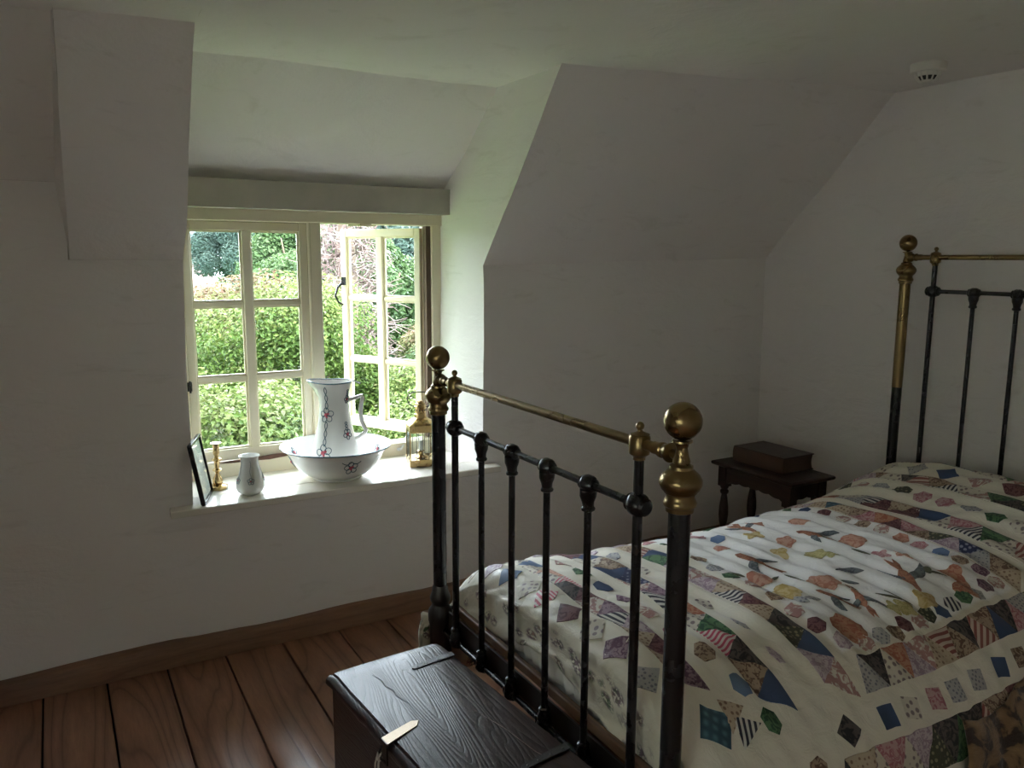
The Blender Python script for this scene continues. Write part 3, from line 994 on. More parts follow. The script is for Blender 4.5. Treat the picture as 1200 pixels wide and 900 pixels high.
PR = {
 'maroon': m_print('maroon_print', (0.085,0.018,0.028), (0.20,0.09,0.09), 'floral'),
 'dark': m_print('near_black_print', (0.018,0.016,0.020), (0.11,0.09,0.08), 'floral', 0.7),
 'blue': m_print('indigo_cotton', (0.030,0.055,0.13), (0.06,0.10,0.20), 'plain'),
 'sky': m_print('mid_blue_cotton', (0.10,0.17,0.31), (0.17,0.24,0.37), 'plain'),
 'navy': m_print('navy_sprig', (0.022,0.03,0.09), (0.30,0.32,0.40), 'dots', 0.8),
 'bstripe': m_print('black_and_white_stripe', (0.03,0.03,0.05), (0.68,0.66,0.60), 'stripe'),
 'pstripe': m_print('pink_and_white_stripe', (0.55,0.09,0.15), (0.72,0.64,0.60), 'stripe', 1.2),
 'rstripe': m_print('red_brown_stripe', (0.26,0.075,0.06), (0.60,0.48,0.40), 'stripe', 0.8),
 'tan': m_print('tan_sprigged_cotton', (0.52,0.42,0.30), (0.24,0.15,0.10), 'dots'),
 'creamdot': m_print('cream_sprigged_cotton', (0.64,0.59,0.49), (0.22,0.17,0.17), 'dots', 0.7),
 'brown': m_print('brown_leaf_print', (0.14,0.075,0.045), (0.40,0.30,0.21), 'floral'),
 'orange': m_print('brick_orange_print', (0.36,0.115,0.065), (0.47,0.24,0.15), 'floral', 0.8),
 'coral': m_print('coral_print', (0.45,0.19,0.13), (0.58,0.34,0.25), 'floral', 0.6),
 'pink': m_print('rose_pink_print', (0.38,0.13,0.16), (0.54,0.34,0.33), 'floral'),
 'green': m_print('bottle_green_print', (0.022,0.075,0.035), (0.10,0.20,0.09), 'floral', 0.8),
 'olive': m_print('olive_print', (0.055,0.06,0.035), (0.30,0.28,0.17), 'dots', 0.9),
 'teal': m_print('teal_plaid', (0.03,0.08,0.12), (0.10,0.22,0.27), 'plaid'),
 'grey': m_print('grey_ditsy_print', (0.42,0.41,0.40), (0.18,0.18,0.22), 'dots', 1.2),
 'lilac': m_print('mauve_print', (0.34,0.24,0.30), (0.55,0.46,0.49), 'floral'),
 'purple': m_print('dull_purple_print', (0.11,0.045,0.085), (0.30,0.20,0.24), 'floral'),
 'floralc': m_print('cream_floral_print', (0.66,0.62,0.54), (0.40,0.22,0.20), 'floral', 0.6),
 'yellow': m_print('old_gold_print', (0.50,0.36,0.12), (0.62,0.50,0.26), 'floral', 0.6),
 'yolive': m_print('gold_green_leaf', (0.36,0.33,0.12), (0.52,0.46,0.22), 'floral'),
 'birdgrey': m_print('slate_feather', (0.07,0.085,0.095), (0.16,0.18,0.19), 'floral'),
 'birdrust': m_print('rust_feather', (0.24,0.085,0.05), (0.36,0.16,0.09), 'floral'),
 'stem': m_print('dark_stem', (0.07,0.075,0.045), (0.16,0.16,0.09), 'plain'),
}
def patch(poly, key, name='patch', lift=0.0022, rings=4, dens=0.017, ang=None):
    """a cloth patch sewn on: polygon in cloth coordinates, laid over the quilt's folds with a turned edge"""
    cx = sum(p[0] for p in poly)/len(poly)
    cy = sum(p[1] for p in poly)/len(poly)
    out = []
    for a, b in zip(poly, poly[1:]+poly[:1]):
        n = max(1, int(round(math.hypot(b[0]-a[0], b[1]-a[1])/dens)))
        for k in range(n):
            out.append((a[0]+(b[0]-a[0])*k/n, a[1]+(b[1]-a[1])*k/n))
    n = len(out)
    R_ = max(math.hypot(a-cx, b-cy) for a, b in out)
    rings = max(2, int(math.ceil(R_/dens)))
    vs = [Q(cx, cy, lift)]
    uv = [(cx, cy)]
    for r in range(1, rings+1):
        t = r/rings
        for a, b in out:
            p = (cx+(a-cx)*t, cy+(b-cy)*t)
            vs.append(Q(*p, lift*(0.85 if r == rings else 1)))
            uv.append(p)
    for a, b in out:
        vs.append(Q(a, b, -0.001))
        uv.append((a, b))
    fs = [(0, 1+k, 1+(k+1) % n) for k in range(n)]
    for r in range(rings):
        for k in range(n):
            a, b = 1+r*n+k, 1+r*n+(k+1) % n
            fs.append((a, a+n, b+n, b))
    me = bpy.data.meshes.new(name)
    me.from_pydata([Vector(v)-Vector(quilt.location) for v in vs], [], fs)
    ul = me.uv_layers.new(name='uv')
    th_ = random.uniform(0, PI) if ang is None else ang
    c_, s_ = math.cos(th_), math.sin(th_)
    ou, ov = (random.uniform(0, 3), random.uniform(0, 3))
    li = [0]*len(me.loops)
    me.loops.foreach_get('vertex_index', li)
    ul.data.foreach_set('uv', [c for k in li for c in ((uv[k][0]*c_-uv[k][1]*s_+ou), (uv[k][0]*s_+uv[k][1]*c_+ov))])
    finish(me, True)
    me.materials.append(PR[key])
    o = bpy.data.objects.new(name, me)
    COL.objects.link(o)
    o.parent = quilt
    return o
rq = random.Random(5)
DARK = ['maroon','dark','blue','navy','brown','green','purple','dark','olive','brown','maroon','dark']
LITE = ['tan','creamdot','bstripe','floralc','grey','rstripe','pstripe','lilac','creamdot','tan','floralc','creamdot']
def tri_row(s0, s1, c0, c1, axis, n, fixed={}, skip=None):
    """zig-zag of triangles: s0..s1 the band, c0..c1 along it; axis 'v' runs across the bed"""
    st = (c1-c0)/n
    g = 0.0012
    last = None
    k = 0
    for i in range(n):
        a = c0+i*st
        for up in (0, 1):
            if up: tri = [(s1-g, a+g), (s1-g, a+st-g), (s0+g, a+st/2)]
            else:
                tri = [(s0+g, a-st/2+g), (s0+g, a+st/2-g), (s1-g, a)]
            cen = a+st/2 if up else a
            key = fixed.get(k) or rq.choice(DARK if (up ^ (rq.random() < 0.22)) else LITE)
            while key == last: key = rq.choice(DARK+LITE)
            last = key
            k += 1
            if skip and skip(cen): continue
            if axis == 'u': tri = [(q, p) for p, q in tri]
            patch(tri, key)
def diamond(u, v, s, key, tw=0.0):
    patch([(u+s*math.cos(tw+PI/2*k), v+s*math.sin(tw+PI/2*k)) for k in range(4)], key)
def hexa(u, v, s, key, tw=0.0, asp=1.0):
    patch([(u+s*math.cos(tw+PI/3*k), v+s*asp*math.sin(tw+PI/3*k)) for k in range(6)], key, 'hexagon_patch')

# foot side, working inwards: diamonds, triangles, hexagons, triangles
for v, key in ((.45,'creamdot'),(.34,'lilac'),(.245,'sky'),(.135,'creamdot'),(.055,'pstripe'),(-.055,'maroon'),(-.155,'creamdot'),(-.25,'purple'),(-.36,'grey')):
    diamond(.062, v, .040, key)
diamond(.145, -.515, .052, 'teal', 0.2)
tri_row(.115, .185, .44, -.44, 'v', 9, {1:'grey',3:'sky',5:'coral',7:'pstripe',9:'maroon',11:'purple',14:'tan',15:'maroon',16:'tan'})
patch([(.20,-.50),(.265,-.535),(.19,-.575)], 'bstripe', ang=0.4)
patch([(.185,-.465),(.245,-.49),(.178,-.54)], 'tan')
for v, key in ((.45,'brown'),(.36,'lilac'),(.235,'floralc'),(.14,'green'),(.04,'blue'),(-.06,'purple'),(-.155,'floralc'),(-.25,'pink'),(-.345,'brown'),(-.445,'sky'),(-.535,'green')):
    hexa(.238+max(0, (-v-.3))*.25, v, .027, key, rq.uniform(0, 1), 1.15)
hexa(.375, -.655, .030, 'brown', 0.3)
tri_row(.300, .385, .45, -.53, 'v', 9, {2:'maroon',4:'creamdot',6:'blue',9:'purple',11:'orange',13:'green',14:'pstripe',15:'dark',16:'brown',17:'blue'})
for v in (.38, .26, .12, -.02, -.14, -.27, -.39):
    hexa(.438, v, .018, rq.choice(['floralc','lilac','creamdot','grey']), 0, 1.7)
# frame of triangles round the middle field
tri_row(.505, .592, .455, -.545, 'v', 10, {3:'brown',5:'blue',7:'dark',9:'lilac',11:'tan',12:'bstripe',13:'maroon',14:'tan',15:'dark',16:'olive',17:'blue',18:'lilac',19:'lilac'})
tri_row(-.545, -.455, .66, 1.50, 'u', 9, {0:'grey',1:'dark',2:'creamdot',3:'orange',4:'lilac',5:'lilac',6:'tan',7:'rstripe',8:'brown',9:'dark',10:'rstripe',11:'brown',12:'blue',13:'dark',14:'pink'})
tri_row(.455, .545, .60, 1.50, 'u', 9)
tri_row(1.475, 1.398, .455, -.455, 'v', 9, {4:'teal',6:'brown',7:'pink',8:'orange',9:'maroon',10:'pink',11:'brown',12:'olive',13:'lilac',14:'navy',15:'grey',16:'brown',17:'tan'})
# the wide band before the pillow, then pillow rows
tri_row(1.525, 1.640, .48, -.52, 'v', 9, {2:'orange',3:'creamdot',5:'bstripe',6:'maroon',7:'tan',8:'maroon',9:'blue',10:'creamdot',11:'pink',12:'bstripe',13:'green',14:'creamdot',15:'rstripe',16:'creamdot',17:'dark'})
for i in range(13):
    v = .52-i*.088
    hexa(1.715+.006*math.sin(i*2), v, .033, ['brown','olive','floralc','grey','olive','pink','pink','grey','green','creamdot','brown','lilac','maroon'][i], rq.uniform(0, 1), 1.1)
tri_row(1.785, 1.865, .50, -.52, 'v', 9)
for i in range(9):
    diamond(1.930, .50-i*.125, .046, ['grey','creamdot','grey','blue','floralc','maroon','navy','brown','teal'][i])
tri_row(1.995, 2.06, .50, -.50, 'v', 8)
# near side: diamonds on point, then triangles and hexagons going down over the edge
for u, key in ((.505,'dark'),(.645,'blue'),(.735,'creamdot'),(.835,'pink'),(.915,'grey'),(1.01,'grey'),(1.12,'blue'),(1.215,'brown'),(1.31,'creamdot'),(1.40,'purple'),(1.49,'tan'),(1.58,'navy'),(1.69,'pink'),(1.80,'olive')):
    diamond(u, -.603, .036, key, rq.uniform(-.15, .15)+PI/4*(0.8 if u > .6 else 0))
tri_row(-.755, -.652, .46, 1.84, 'u', 13, {0:'dark',1:'tan',2:'creamdot',3:'pink',4:'creamdot',5:'lilac',6:'olive',7:'dark',8:'green',9:'dark',10:'rstripe',11:'brown',12:'tan',13:'maroon'})
for i in range(14):
    hexa(.50+i*.105, -.805, .026, rq.choice(DARK+LITE), rq.uniform(0, 1), 1.1)
# far side, hanging towards the window
for i in range(13):
    diamond(.30+i*.125, .603, .036, rq.choice(DARK+LITE))
tri_row(.655, .755, .20, 1.90, 'u', 14)

# hexagons inside the frame
for i, (u, v, key) in enumerate([(.645,.40,'lilac'),(.64,.33,'pink'),(.65,.25,'green'),(.64,.19,'brown'),(.65,.11,'brown'),(.64,.03,'grey'),(.63,-.045,'green'),(.64,-.12,'floralc'),(.64,-.20,'brown'),(.63,-.275,'floralc'),(.635,-.345,'maroon'),(.66,-.412,'lilac'),(.73,-.43,'floralc'),(.795,-.425,'grey'),(.855,-.425,'brown'),(.905,-.415,'maroon'),(.965,-.42,'floralc'),(1.01,-.41,'olive'),(1.065,-.42,'blue'),(1.125,-.41,'bstripe'),(1.185,-.405,'green'),(1.24,-.41,'grey'),(1.30,-.40,'purple'),(1.355,-.40,'floralc'),(1.36,-.345,'purple'),(1.35,-.285,'brown'),(1.345,-.225,'sky'),(1.35,-.15,'pink'),(1.35,-.085,'coral'),(1.355,-.01,'floralc'),(1.35,.06,'brown'),(1.355,.14,'floralc'),(1.35,.22,'maroon'),(1.35,.31,'blue'),(1.34,.39,'green'),(.76,.41,'sky'),(.86,.41,'pink'),(.97,.41,'green'),(1.08,.41,'maroon'),(1.19,.41,'blue'),(.86,.245,'sky'),(.79,.155,'coral')]):
    hexa(u, v, .027, key, i*0.7, 1.0)
# appliqued flowers
def blob(cu, cv, r, key, lobes=6, k=0.13, asp=1.0, ph=0.0, name='flower_applique'):
    return patch([(cu+r*(1+k*math.cos(lobes*t))*math.cos(t+ph), cv+asp*r*(1+k*math.cos(lobes*t))*math.sin(t+ph)) for t in [2*PI*i/22 for i in range(22)]], key, name)
for (u, v, r, key, lo, k, a, ph) in [
    (.725,-.375,.047,'orange',9,.06,1.05,0),(.705,-.085,.036,'coral',7,.09,1.05,.3),(.705,-.185,.037,'yellow',8,.08,1.05,.2),
    (.87,-.19,.034,'coral',5,.16,.9,.6),(.845,-.165,.026,'coral',5,.16,.9,.1),(1.195,-.02,.044,'coral',8,.08,.9,0),(1.02,.10,.030,'coral',5,.15,1,.5),
    (1.01,-.03,.040,'yolive',5,.20,.8,.4),(1.04,-.06,.026,'yolive',4,.25,.8,.9),(1.26,-.32,.030,'orange',3,.30,1.2,.2),(1.225,-.385,.034,'orange',3,.30,1.1,.8),
    (1.055,-.375,.034,'yellow',4,.22,1,.3),(.965,-.375,.024,'yolive',4,.30,1.3,.3),(.93,-.36,.018,'yolive',4,.30,1.3,1.3),(.98,.20,.030,'yellow',4,.25,1,.4),
    (1.20,.20,.034,'coral',6,.15,1,0),(.82,.31,.034,'pink',6,.15,1,0),(1.08,.29,.030,'orange',5,.15,1,0),(1.22,-.19,.026,'coral',5,.28,1.2,.4),(1.17,-.14,.022,'pink',5,.28,1.2,.1),
    (1.19,-.28,.014,'stem',3,.2,1.2,0),(.93,.04,.020,'yellow',3,.35,1.4,.2)]:
    blob(u, v, r, key, lo, k, a, ph)
def leaf(u, v, L, w_, ang, key='stem', name='leaf_applique', bend=0.0):
    pts = []
    for i in range(9):
        t = i/8
        pts.append((t-.5, math.sin(PI*t)*.5))
    for i in range(7, 0, -1):
        t = i/8
        pts.append((t-.5, -math.sin(PI*t)*.5))
    c_, s_ = math.cos(ang), math.sin(ang)
    out = []
    for a, b in pts:
        x, y = a*L, b*w_+bend*L*(a*a*4-1)*-0.5
        out.append((u+x*c_-y*s_, v+x*s_+y*c_))
    return patch(out, key, name)
for (u, v, L, w_, an, key) in [(1.00,-.165,.07,.022,-.9,'birdgrey'),(.975,-.155,.05,.016,-.3,'birdgrey'),(.70,-.235,.05,.022,-1.2,'grey'),(.735,-.245,.05,.022,-.4,'grey'),
    (.80,-.13,.07,.014,-1.4,'stem'),(.67,-.03,.05,.012,-1.2,'stem'),(1.14,.05,.06,.012,-1.4,'stem'),(1.20,-.30,.07,.010,-.8,'stem'),(.99,-.33,.08,.010,-1.2,'stem'),(.96,-.32,.07,.009,-.9,'stem'),
    (1.13,-.10,.06,.012,-1.3,'stem'),(.93,-.215,.05,.018,-.8,'birdgrey'),(.905,-.24,.045,.016,-1.5,'brown'),(.75,-.10,.05,.012,.3,'stem')]:
    leaf(u, v, L, w_, an, key)
# appliqued birds: body, wings and tail in rust and slate
def bird(u, v, s, ang, flip=1):
    def T(a, b):
        b *= flip
        return (u+s*(a*math.cos(ang)-b*math.sin(ang)), v+s*(a*math.sin(ang)+b*math.cos(ang)))
    patch([T(*p) for p in [(-.30,-.02),(-.12,-.14),(.15,-.15),(.36,-.08),(.50,-.10),(.62,-.03),(.50,.04),(.34,.07),(.10,.10),(-.15,.07)]], 'birdrust', 'bird_body')
    patch([T(*p) for p in [(-.05,.03),(.14,.06),(.10,.26),(-.05,.46),(-.28,.58),(-.46,.56),(-.33,.44),(-.20,.28)]], 'birdgrey', 'bird_wing')
    patch([T(*p) for p in [(-.02,-.05),(.12,-.08),(.02,-.28),(-.16,-.42),(-.40,-.46),(-.28,-.32),(-.16,-.20)]], 'birdgrey', 'bird_wing')
    patch([T(*p) for p in [(-.28,-.05),(-.24,.04),(-.48,.12),(-.78,.10),(-.58,.03),(-.80,-.08),(-.50,-.09)]], 'birdrust', 'bird_tail')
bird(1.105, -.275, .135, -2.0)
bird(.805, -.265, .085, 2.1)
bird(.875, -.300, .090, 1.2, -1)
bird(.795, .015, .115, 1.9)
bird(1.135, .075, .110, 1.8, -1)
bird(1.02, .28, .11, -1.7)

# brown floral shawl lying over the near edge of the bed
def m_shawl():
    m, nt, p = nmat('brown_floral_shawl_cloth')
    co = coords(nt)
    f = ramp(nt, [(0.44, (0.030,0.013,0.009)), (0.5, (0.20,0.115,0.055)), (0.7, (0.30,0.18,0.09))], tex_noise(nt, co, 17, 3, 0.5, 0.8))
    nt.links.new(f, p.inputs['Base Color'])
    p.inputs['Roughness'].default_value = 0.95
    p.inputs['Sheen Weight'].default_value = 0.4
    bump(nt, p, tex_noise(nt, co, 120, 4), 0.6, 0.004)
    return m
M['shawl'] = m_shawl()
mb = MB()
n1, n2 = 44, 30
vs = []
for i in range(n1+1):
    for j in range(n2+1):
        s, t = i/n1, j/n2
        vv = -.665-.02*math.sin(s*9) - t*.32
        uu = .86 + .02*math.sin(t*7)+ s*.62 + (0.16-.16*s)*(t-.15)*-1.2
        top = .035*math.sin(PI*min(1, t*3+.02)/2) + .010*math.sin(s*23+t*4)+.006*math.sin(s*51)
        top = max(.006, top*(0.35+0.65*sm(0, .12, s)))
        vs.append(Q(uu, vv + .0, top))
fs = [(i*(n2+1)+j, (i+1)*(n2+1)+j, (i+1)*(n2+1)+j+1, i*(n2+1)+j+1) for i in range(n1) for j in range(n2)]
mb.add(vs, fs)
o = obj('shawl', mb, 'shawl')
so = o.modifiers.new('thickness', 'SOLIDIFY'); so.thickness = 0.004
tag(o, 'dark brown floral shawl hanging over the near edge of the bed', 'shawl')

# ------------------------------------------------------------------ chest at the foot of the bed
def frame_at(ox, oy, ang):
    return Matrix.Translation((ox, oy, 0)) @ Matrix.Rotation(ang, 4, 'Z')
CT = frame_at(0.556, 1.943, math.radians(4.4))       # local x across, local -y along, origin at the far left corner
chest = thing('blanket_chest', 'black-brown polished wooden chest with worn lid at the foot of the bed', 'chest', (0.75, 1.5, 0))
CW, CL, CH = 0.336, 0.93, 0.42
b = MB()
b.box((0.012,-CL+0.012,0.03), (CW-0.010,-0.014,CH-0.030), CT)
obj('body', b, 'chest', chest, bevel=0.003)
b = MB()
b.box((0.002,-CL+0.002,0.0), (CW-0.001,-0.004,0.055), CT)
obj('plinth', b, 'chest', chest, bevel=0.006)
lid = MB()
n = 34
vs = []
prof = [(0.010,-0.030),(0.004,-0.028),(0.0,-0.020),(0.001,-0.011),(0.007,-0.005),(0.016,-0.002),(0.020,-0.0055),(0.024,-0.001),(0.10,0.0),(0.20,0.0005),(CW-0.02,-0.0005),(CW-0.004,-0.004),(CW,-0.012),(CW,-0.026),(CW-0.008,-0.030)]
for j in range(n+1):
    y = -CL*j/n
    e = 0.004 if j in (0, n) else 0.0
    for (x, z) in prof:
        w1 = noise.noise(Vector((x*4, y*4, 3)))*0.0022 + noise.noise(Vector((x*14, y*9, 7)))*0.0008
        ed = noise.noise(Vector((0, y*10, 2)))*0.0015
        nick = -0.006 if (j in (9, 20) and x < 0.012) else 0
        vs.append(CT @ Vector((x+ed-nick*0.6, y, CH+z+w1-e)))
P_ = len(prof)
fs = [(j*P_+k, j*P_+(k+1) % P_, (j+1)*P_+(k+1) % P_, (j+1)*P_+k) for j in range(n) for k in range(P_)]
fs += [tuple(range(P_)), tuple(reversed([n*P_+k for k in range(P_)]))]
lid.add(vs, fs)
lo = obj('lid', lid, 'chest', chest)
# split in the lid and the crack along it
def strip(pts, w_, z=CH+0.0012, t=0.0008):
    mb = MB()
    for (a, b_) in zip(pts, pts[1:]):
        d = Vector((b_[0]-a[0], b_[1]-a[1], 0)); nrm = Vector((-d.y, d.x, 0)).normalized()*w_/2
        A, B = Vector((*a, 0)), Vector((*b_, 0))
        vv = [A-nrm, B-nrm, B+nrm, A+nrm]
        mb.add([(q.x, q.y, z-t) for q in vv]+[(q.x, q.y, z) for q in vv], [(0,3,2,1),(4,5,6,7),(0,1,5,4),(1,2,6,5),(2,3,7,6),(3,0,4,7)])
    return mb
pl = lambda pts: [tuple((CT @ Vector((a, b_, 0)))[:2]) for a, b_ in pts]
obj('split', strip(pl([(0.100,-0.075),(0.108,-0.11),(0.104,-0.145),(0.112,-0.17),(0.107,-0.20),(0.117,-0.25),(0.113,-0.29),(0.110,-0.325)]), 0.0022), 'dark_slot', lo)
obj('scratch', strip(pl([(0.235,-0.36),(0.255,-0.47),(0.262,-0.58),(0.285,-0.66)]), 0.0013), 'leather_worn', lo)
for (ya, n1_) in ((-0.075,0), (-0.585,1)):
    h = MB()
    pts = [(CW-0.135,ya-0.028),(CW-0.130,ya-0.020),(CW-0.06,ya-0.012),(CW-0.004,ya-0.008),(CW-0.004,ya-0.030),(CW-0.06,ya-0.031),(CW-0.130,ya-0.036)]
    h.prism(pts, CH+0.0005, CH+0.0035, mat=CT)
    for q in (0.02, 0.055, 0.09, 0.12):
        p_ = CT @ Vector((CW-q, ya-0.021-q*0.06, CH+0.003))
        h.ball(tuple(p_), 0.0035, 10, 6, 0.5)
    obj('strap_hinge', h, 'rough_iron', lo)
h = MB()
h.prism([(-0.002,-0.345),(0.085,-0.322),(0.103,-0.330),(0.088,-0.348),(-0.002,-0.378)], CH+0.0005, CH+0.0035, mat=CT)
obj('hasp_plate', h, 'pale_brass', lo, bevel=0.001)
h = MB().box((-0.0035,-0.376,CH-0.05), (0.0,-0.347,CH+0.003), CT)
h.tube([CT @ Vector((-0.004,-0.352,CH-0.012)), CT @ Vector((-0.013,-0.358,CH-0.020)), CT @ Vector((-0.013,-0.366,CH-0.034)), CT @ Vector((-0.003,-0.370,CH-0.045))], 0.003, 8)
obj('hasp', h, 'rough_iron', lo)
r = MB()
for k in range(3):
    dx = (-0.002, 0.001, -0.004)[k]
    r.tube([CT @ Vector((-0.011+dx, -0.364+0.004*k, CH-0.022)), CT @ Vector((-0.016+dx, -0.362+0.006*k, CH-0.05)), CT @ Vector((-0.014+dx*2, -0.358+0.007*k, CH-0.12)), CT @ Vector((-0.013+dx*3, -0.360+0.006*k, CH-0.20-0.02*k))], 0.0022, 6)
r.ball(tuple(CT @ Vector((-0.014,-0.360,CH-0.035))), 0.007, 10, 8)
tag(obj('string', r, 'rope'), 'pale frayed string tied to the hasp of the chest', 'string')

# ------------------------------------------------------------------ joint stool with book
tb = thing('joint_stool', 'dark oak joint stool beside the bed by the corner', 'stool', (2.90, 2.585, 0))
tx0, tx1, ty0, ty1, tz = 2.755, 3.045, 2.335, 2.830, 0.530
top = MB()
def ovolo(x0, x1, y0, y1, z0, z1):
    pr = [(0.010,z0),(0.003,z0+0.004),(0.0,z0+0.010),(0.001,z0+0.017),(0.006,z1-0.001),(0.012,z1)]
    vs = []
    for off, z in pr:
        vs += [(x0+off,y0+off,z),(x1-off,y0+off,z),(x1-off,y1-off,z),(x0+off,y1-off,z)]
    fs = [(j*4+i, j*4+(i+1) % 4, (j+1)*4+(i+1) % 4, (j+1)*4+i) for j in range(len(pr)-1) for i in range(4)]
    fs += [(3,2,1,0), tuple((len(pr)-1)*4+i for i in range(4))]
    return vs, fs
top.add(*ovolo(tx0, tx1, ty0, ty1, tz-0.022, tz))
obj('top', top, 'table_wood', tb)
ins = 0.035
def scalloped(L, h, nn=7):
    pts = [(0, 0), (0, -h)]
    for i in range(1, nn*6):
        s = i/(nn*6)
        e = abs(2*s-1)
        pts.append((L*s, -h*(0.70+0.30*e**3) - 0.006*abs(math.sin(PI*nn*s))))
    pts += [(L, -h), (L, 0)]
    return pts
for x in (tx0+ins, tx1-ins-0.018):
    pts = [(ty0+ins+p, tz-0.022+q) for p, q in scalloped(ty1-ty0-2*ins, 0.095)]
    obj('apron', MB().prism(pts, x, x+0.018, 'X'), 'table_wood', tb, smooth=False)
for y in (ty0+ins, ty1-ins-0.018):
    pts = [(tx0+ins+p, tz-0.022+q) for p, q in scalloped(tx1-tx0-2*ins, 0.095, 4)]
    obj('apron', MB().prism(pts, y, y+0.018, 'Y'), 'table_wood', tb, smooth=False)
for x in (tx0+ins+0.014, tx1-ins-0.014):
    for y in (ty0+ins+0.014, ty1-ins-0.014):
        s = 0.023
        l_ = MB().box((x-s,y-s,tz-0.125), (x+s,y+s,tz-0.022))
        l_.lathe([(0.020,0.165),(0.023,0.172),(0.023,0.182),(0.015,0.190),(0.014,0.20),(0.020,0.225),(0.0235,0.260),(0.022,0.300),(0.016,0.345),(0.013,0.362),(0.020,0.370),(0.021,0.380),(0.014,0.388),(0.020,0.397),(0.021,0.406)], (x,y,0), 20)
        l_.box((x-s,y-s,0.055), (x+s,y+s,0.165))
        l_.lathe([(0.013,0.0),(0.019,0.010),(0.021,0.030),(0.016,0.045),(0.020,0.056)], (x,y,0), 20)
        obj('leg', l_, 'table_wood', tb)
for x in (tx0+ins+0.002, tx1-ins-0.026):
    obj('stretcher', MB().box((x,ty0+ins+0.036,0.09), (x+0.024,ty1-ins-0.036,0.125)), 'table_wood', tb, bevel=0.003)
for y in (ty0+ins+0.002, ty1-ins-0.026):
    obj('stretcher', MB().box((tx0+ins+0.036,y,0.09), (tx1-ins-0.036,y+0.024,0.125)), 'table_wood', tb, bevel=0.003)

BT = frame_at(2.838, 2.455, math.radians(1.0))
bk = thing('old_book', 'thick old brown leather book with rubbed spine lying on the stool', 'book', (2.94, 2.60, tz))
bw, bl, bz, bt = 0.205, 0.305, tz+0.0005, 0.077
obj('cover', MB().box((0.0,0.0,bz+bt-0.006), (bw,bl,bz+bt), BT), 'leather', bk, bevel=0.0015)
obj('cover', MB().box((0.0,0.0,bz), (bw,bl,bz+0.006), BT), 'leather', bk, bevel=0.0015)
sp = MB()
vs = []
nn = 12
for j in range(nn+1):
    y = bl*j/nn
    rib = 0.0025 if j in (2, 5, 8, 10) else 0.0
    for k in range(9):
        a = PI*k/8
        vs.append(BT @ Vector((0.004-(0.010+rib)*math.sin(a), y, bz+bt/2-(bt/2-0.001)*math.cos(a))))
fs = [(j*9+k, j*9+k+1, j*9+k+10, j*9+k+9) for j in range(nn) for k in range(8)]
fs += [tuple(range(9)), tuple(reversed([nn*9+k for k in range(9)]))]
sp.add(vs, fs)
obj('spine', sp, 'leather_worn', bk)
pg = MB()
vs = []
for y in (0.005, bl-0.005):
    for k in range(9):
        t = k/8
        vs.append(BT @ Vector((bw-0.004-0.008*math.sin(PI*t), y, bz+0.006+(bt-0.012)*t)))
    vs += [BT @ Vector((0.003,y,bz+bt-0.006)), BT @ Vector((0.003,y,bz+0.006))]
fs = [(k, (k+1) % 11, 11+(k+1) % 11, 11+k) for k in range(11)] + [tuple(range(11)), tuple(reversed(range(11, 22)))]
pg.add(vs, fs)
M['pages'] = plain('browned_page_edges', (0.10, 0.06, 0.04), 0.8, var=0.3, nscale=60, bstr=0.6)
obj('pages', pg, 'pages', bk)

# ------------------------------------------------------------------ smoke detector
sd = thing('smoke_detector', 'white smoke detector on the ceiling near the headboard wall', 'smoke detector', (2.90, 1.945, 2.235))
dx, dy, dz = 2.90, 1.945, zceil(2.9)
obj('base', MB().lathe([(0.058,-0.030),(0.062,-0.026),(0.063,-0.004),(0.061,0.010)], (dx,dy,dz), 36), 'white_plastic', sd)
obj('sensor_head', MB().lathe([(0.012,-0.068),(0.024,-0.066),(0.028,-0.060),(0.024,-0.0595),(0.024,-0.046),(0.038,-0.044),(0.041,-0.030)], (dx,dy,dz), 30), 'white_plastic', sd)
sl_ = MB()
for k in range(12):
    a = 2*PI*k/12
    c_, s_ = math.cos(a), math.sin(a)
    sl_.tube([(dx+c_*0.044, dy+s_*0.044, dz-0.030), (dx+c_*0.042, dy+s_*0.042, dz-0.044), (dx+c_*0.028, dy+s_*0.028, dz-0.062)], 0.0035, 6)
obj('grille', sl_, 'white_plastic', sd)
obj('sensor_mesh', MB().lathe([(0.025,-0.058),(0.0335,-0.046),(0.0375,-0.038),(0.037,-0.031)], (dx,dy,dz), 24), 'dark_slot', sd)

# ------------------------------------------------------------------ things on the sill
ZS = 0.602
RV = Vector((0.867, -0.498, 0))         # towards the right as one looks from the room
BX, BY = 0.983, 3.160
basin = thing('wash_basin', 'large white china wash basin with blue rim on the window sill', 'basin', (BX, BY, ZS))
out_p = [(0.092,0.0),(0.100,0.002),(0.104,0.008),(0.100,0.012),(0.128,0.024),(0.158,0.046),(0.178,0.075),(0.192,0.105),(0.206,0.122),(0.222,0.133)]
in_p = [(0.2245,0.1365),(0.222,0.1385),(0.204,0.128),(0.188,0.112),(0.173,0.080),(0.153,0.052),(0.122,0.031),(0.085,0.021),(0.0001,0.018)]
obj('bowl', MB().lathe([(0.0001,0.004),(0.085,0.004)]+out_p+in_p, (BX,BY,ZS), 64), 'china', basin)
rim = MB().lathe([(0.2235,0.1340),(0.2262,0.1350),(0.2268,0.1372),(0.2245,0.1392),(0.2215,0.1393)], (BX,BY,ZS), 64, cap=False)
obj('rim_line', rim, 'china_blue', basin)

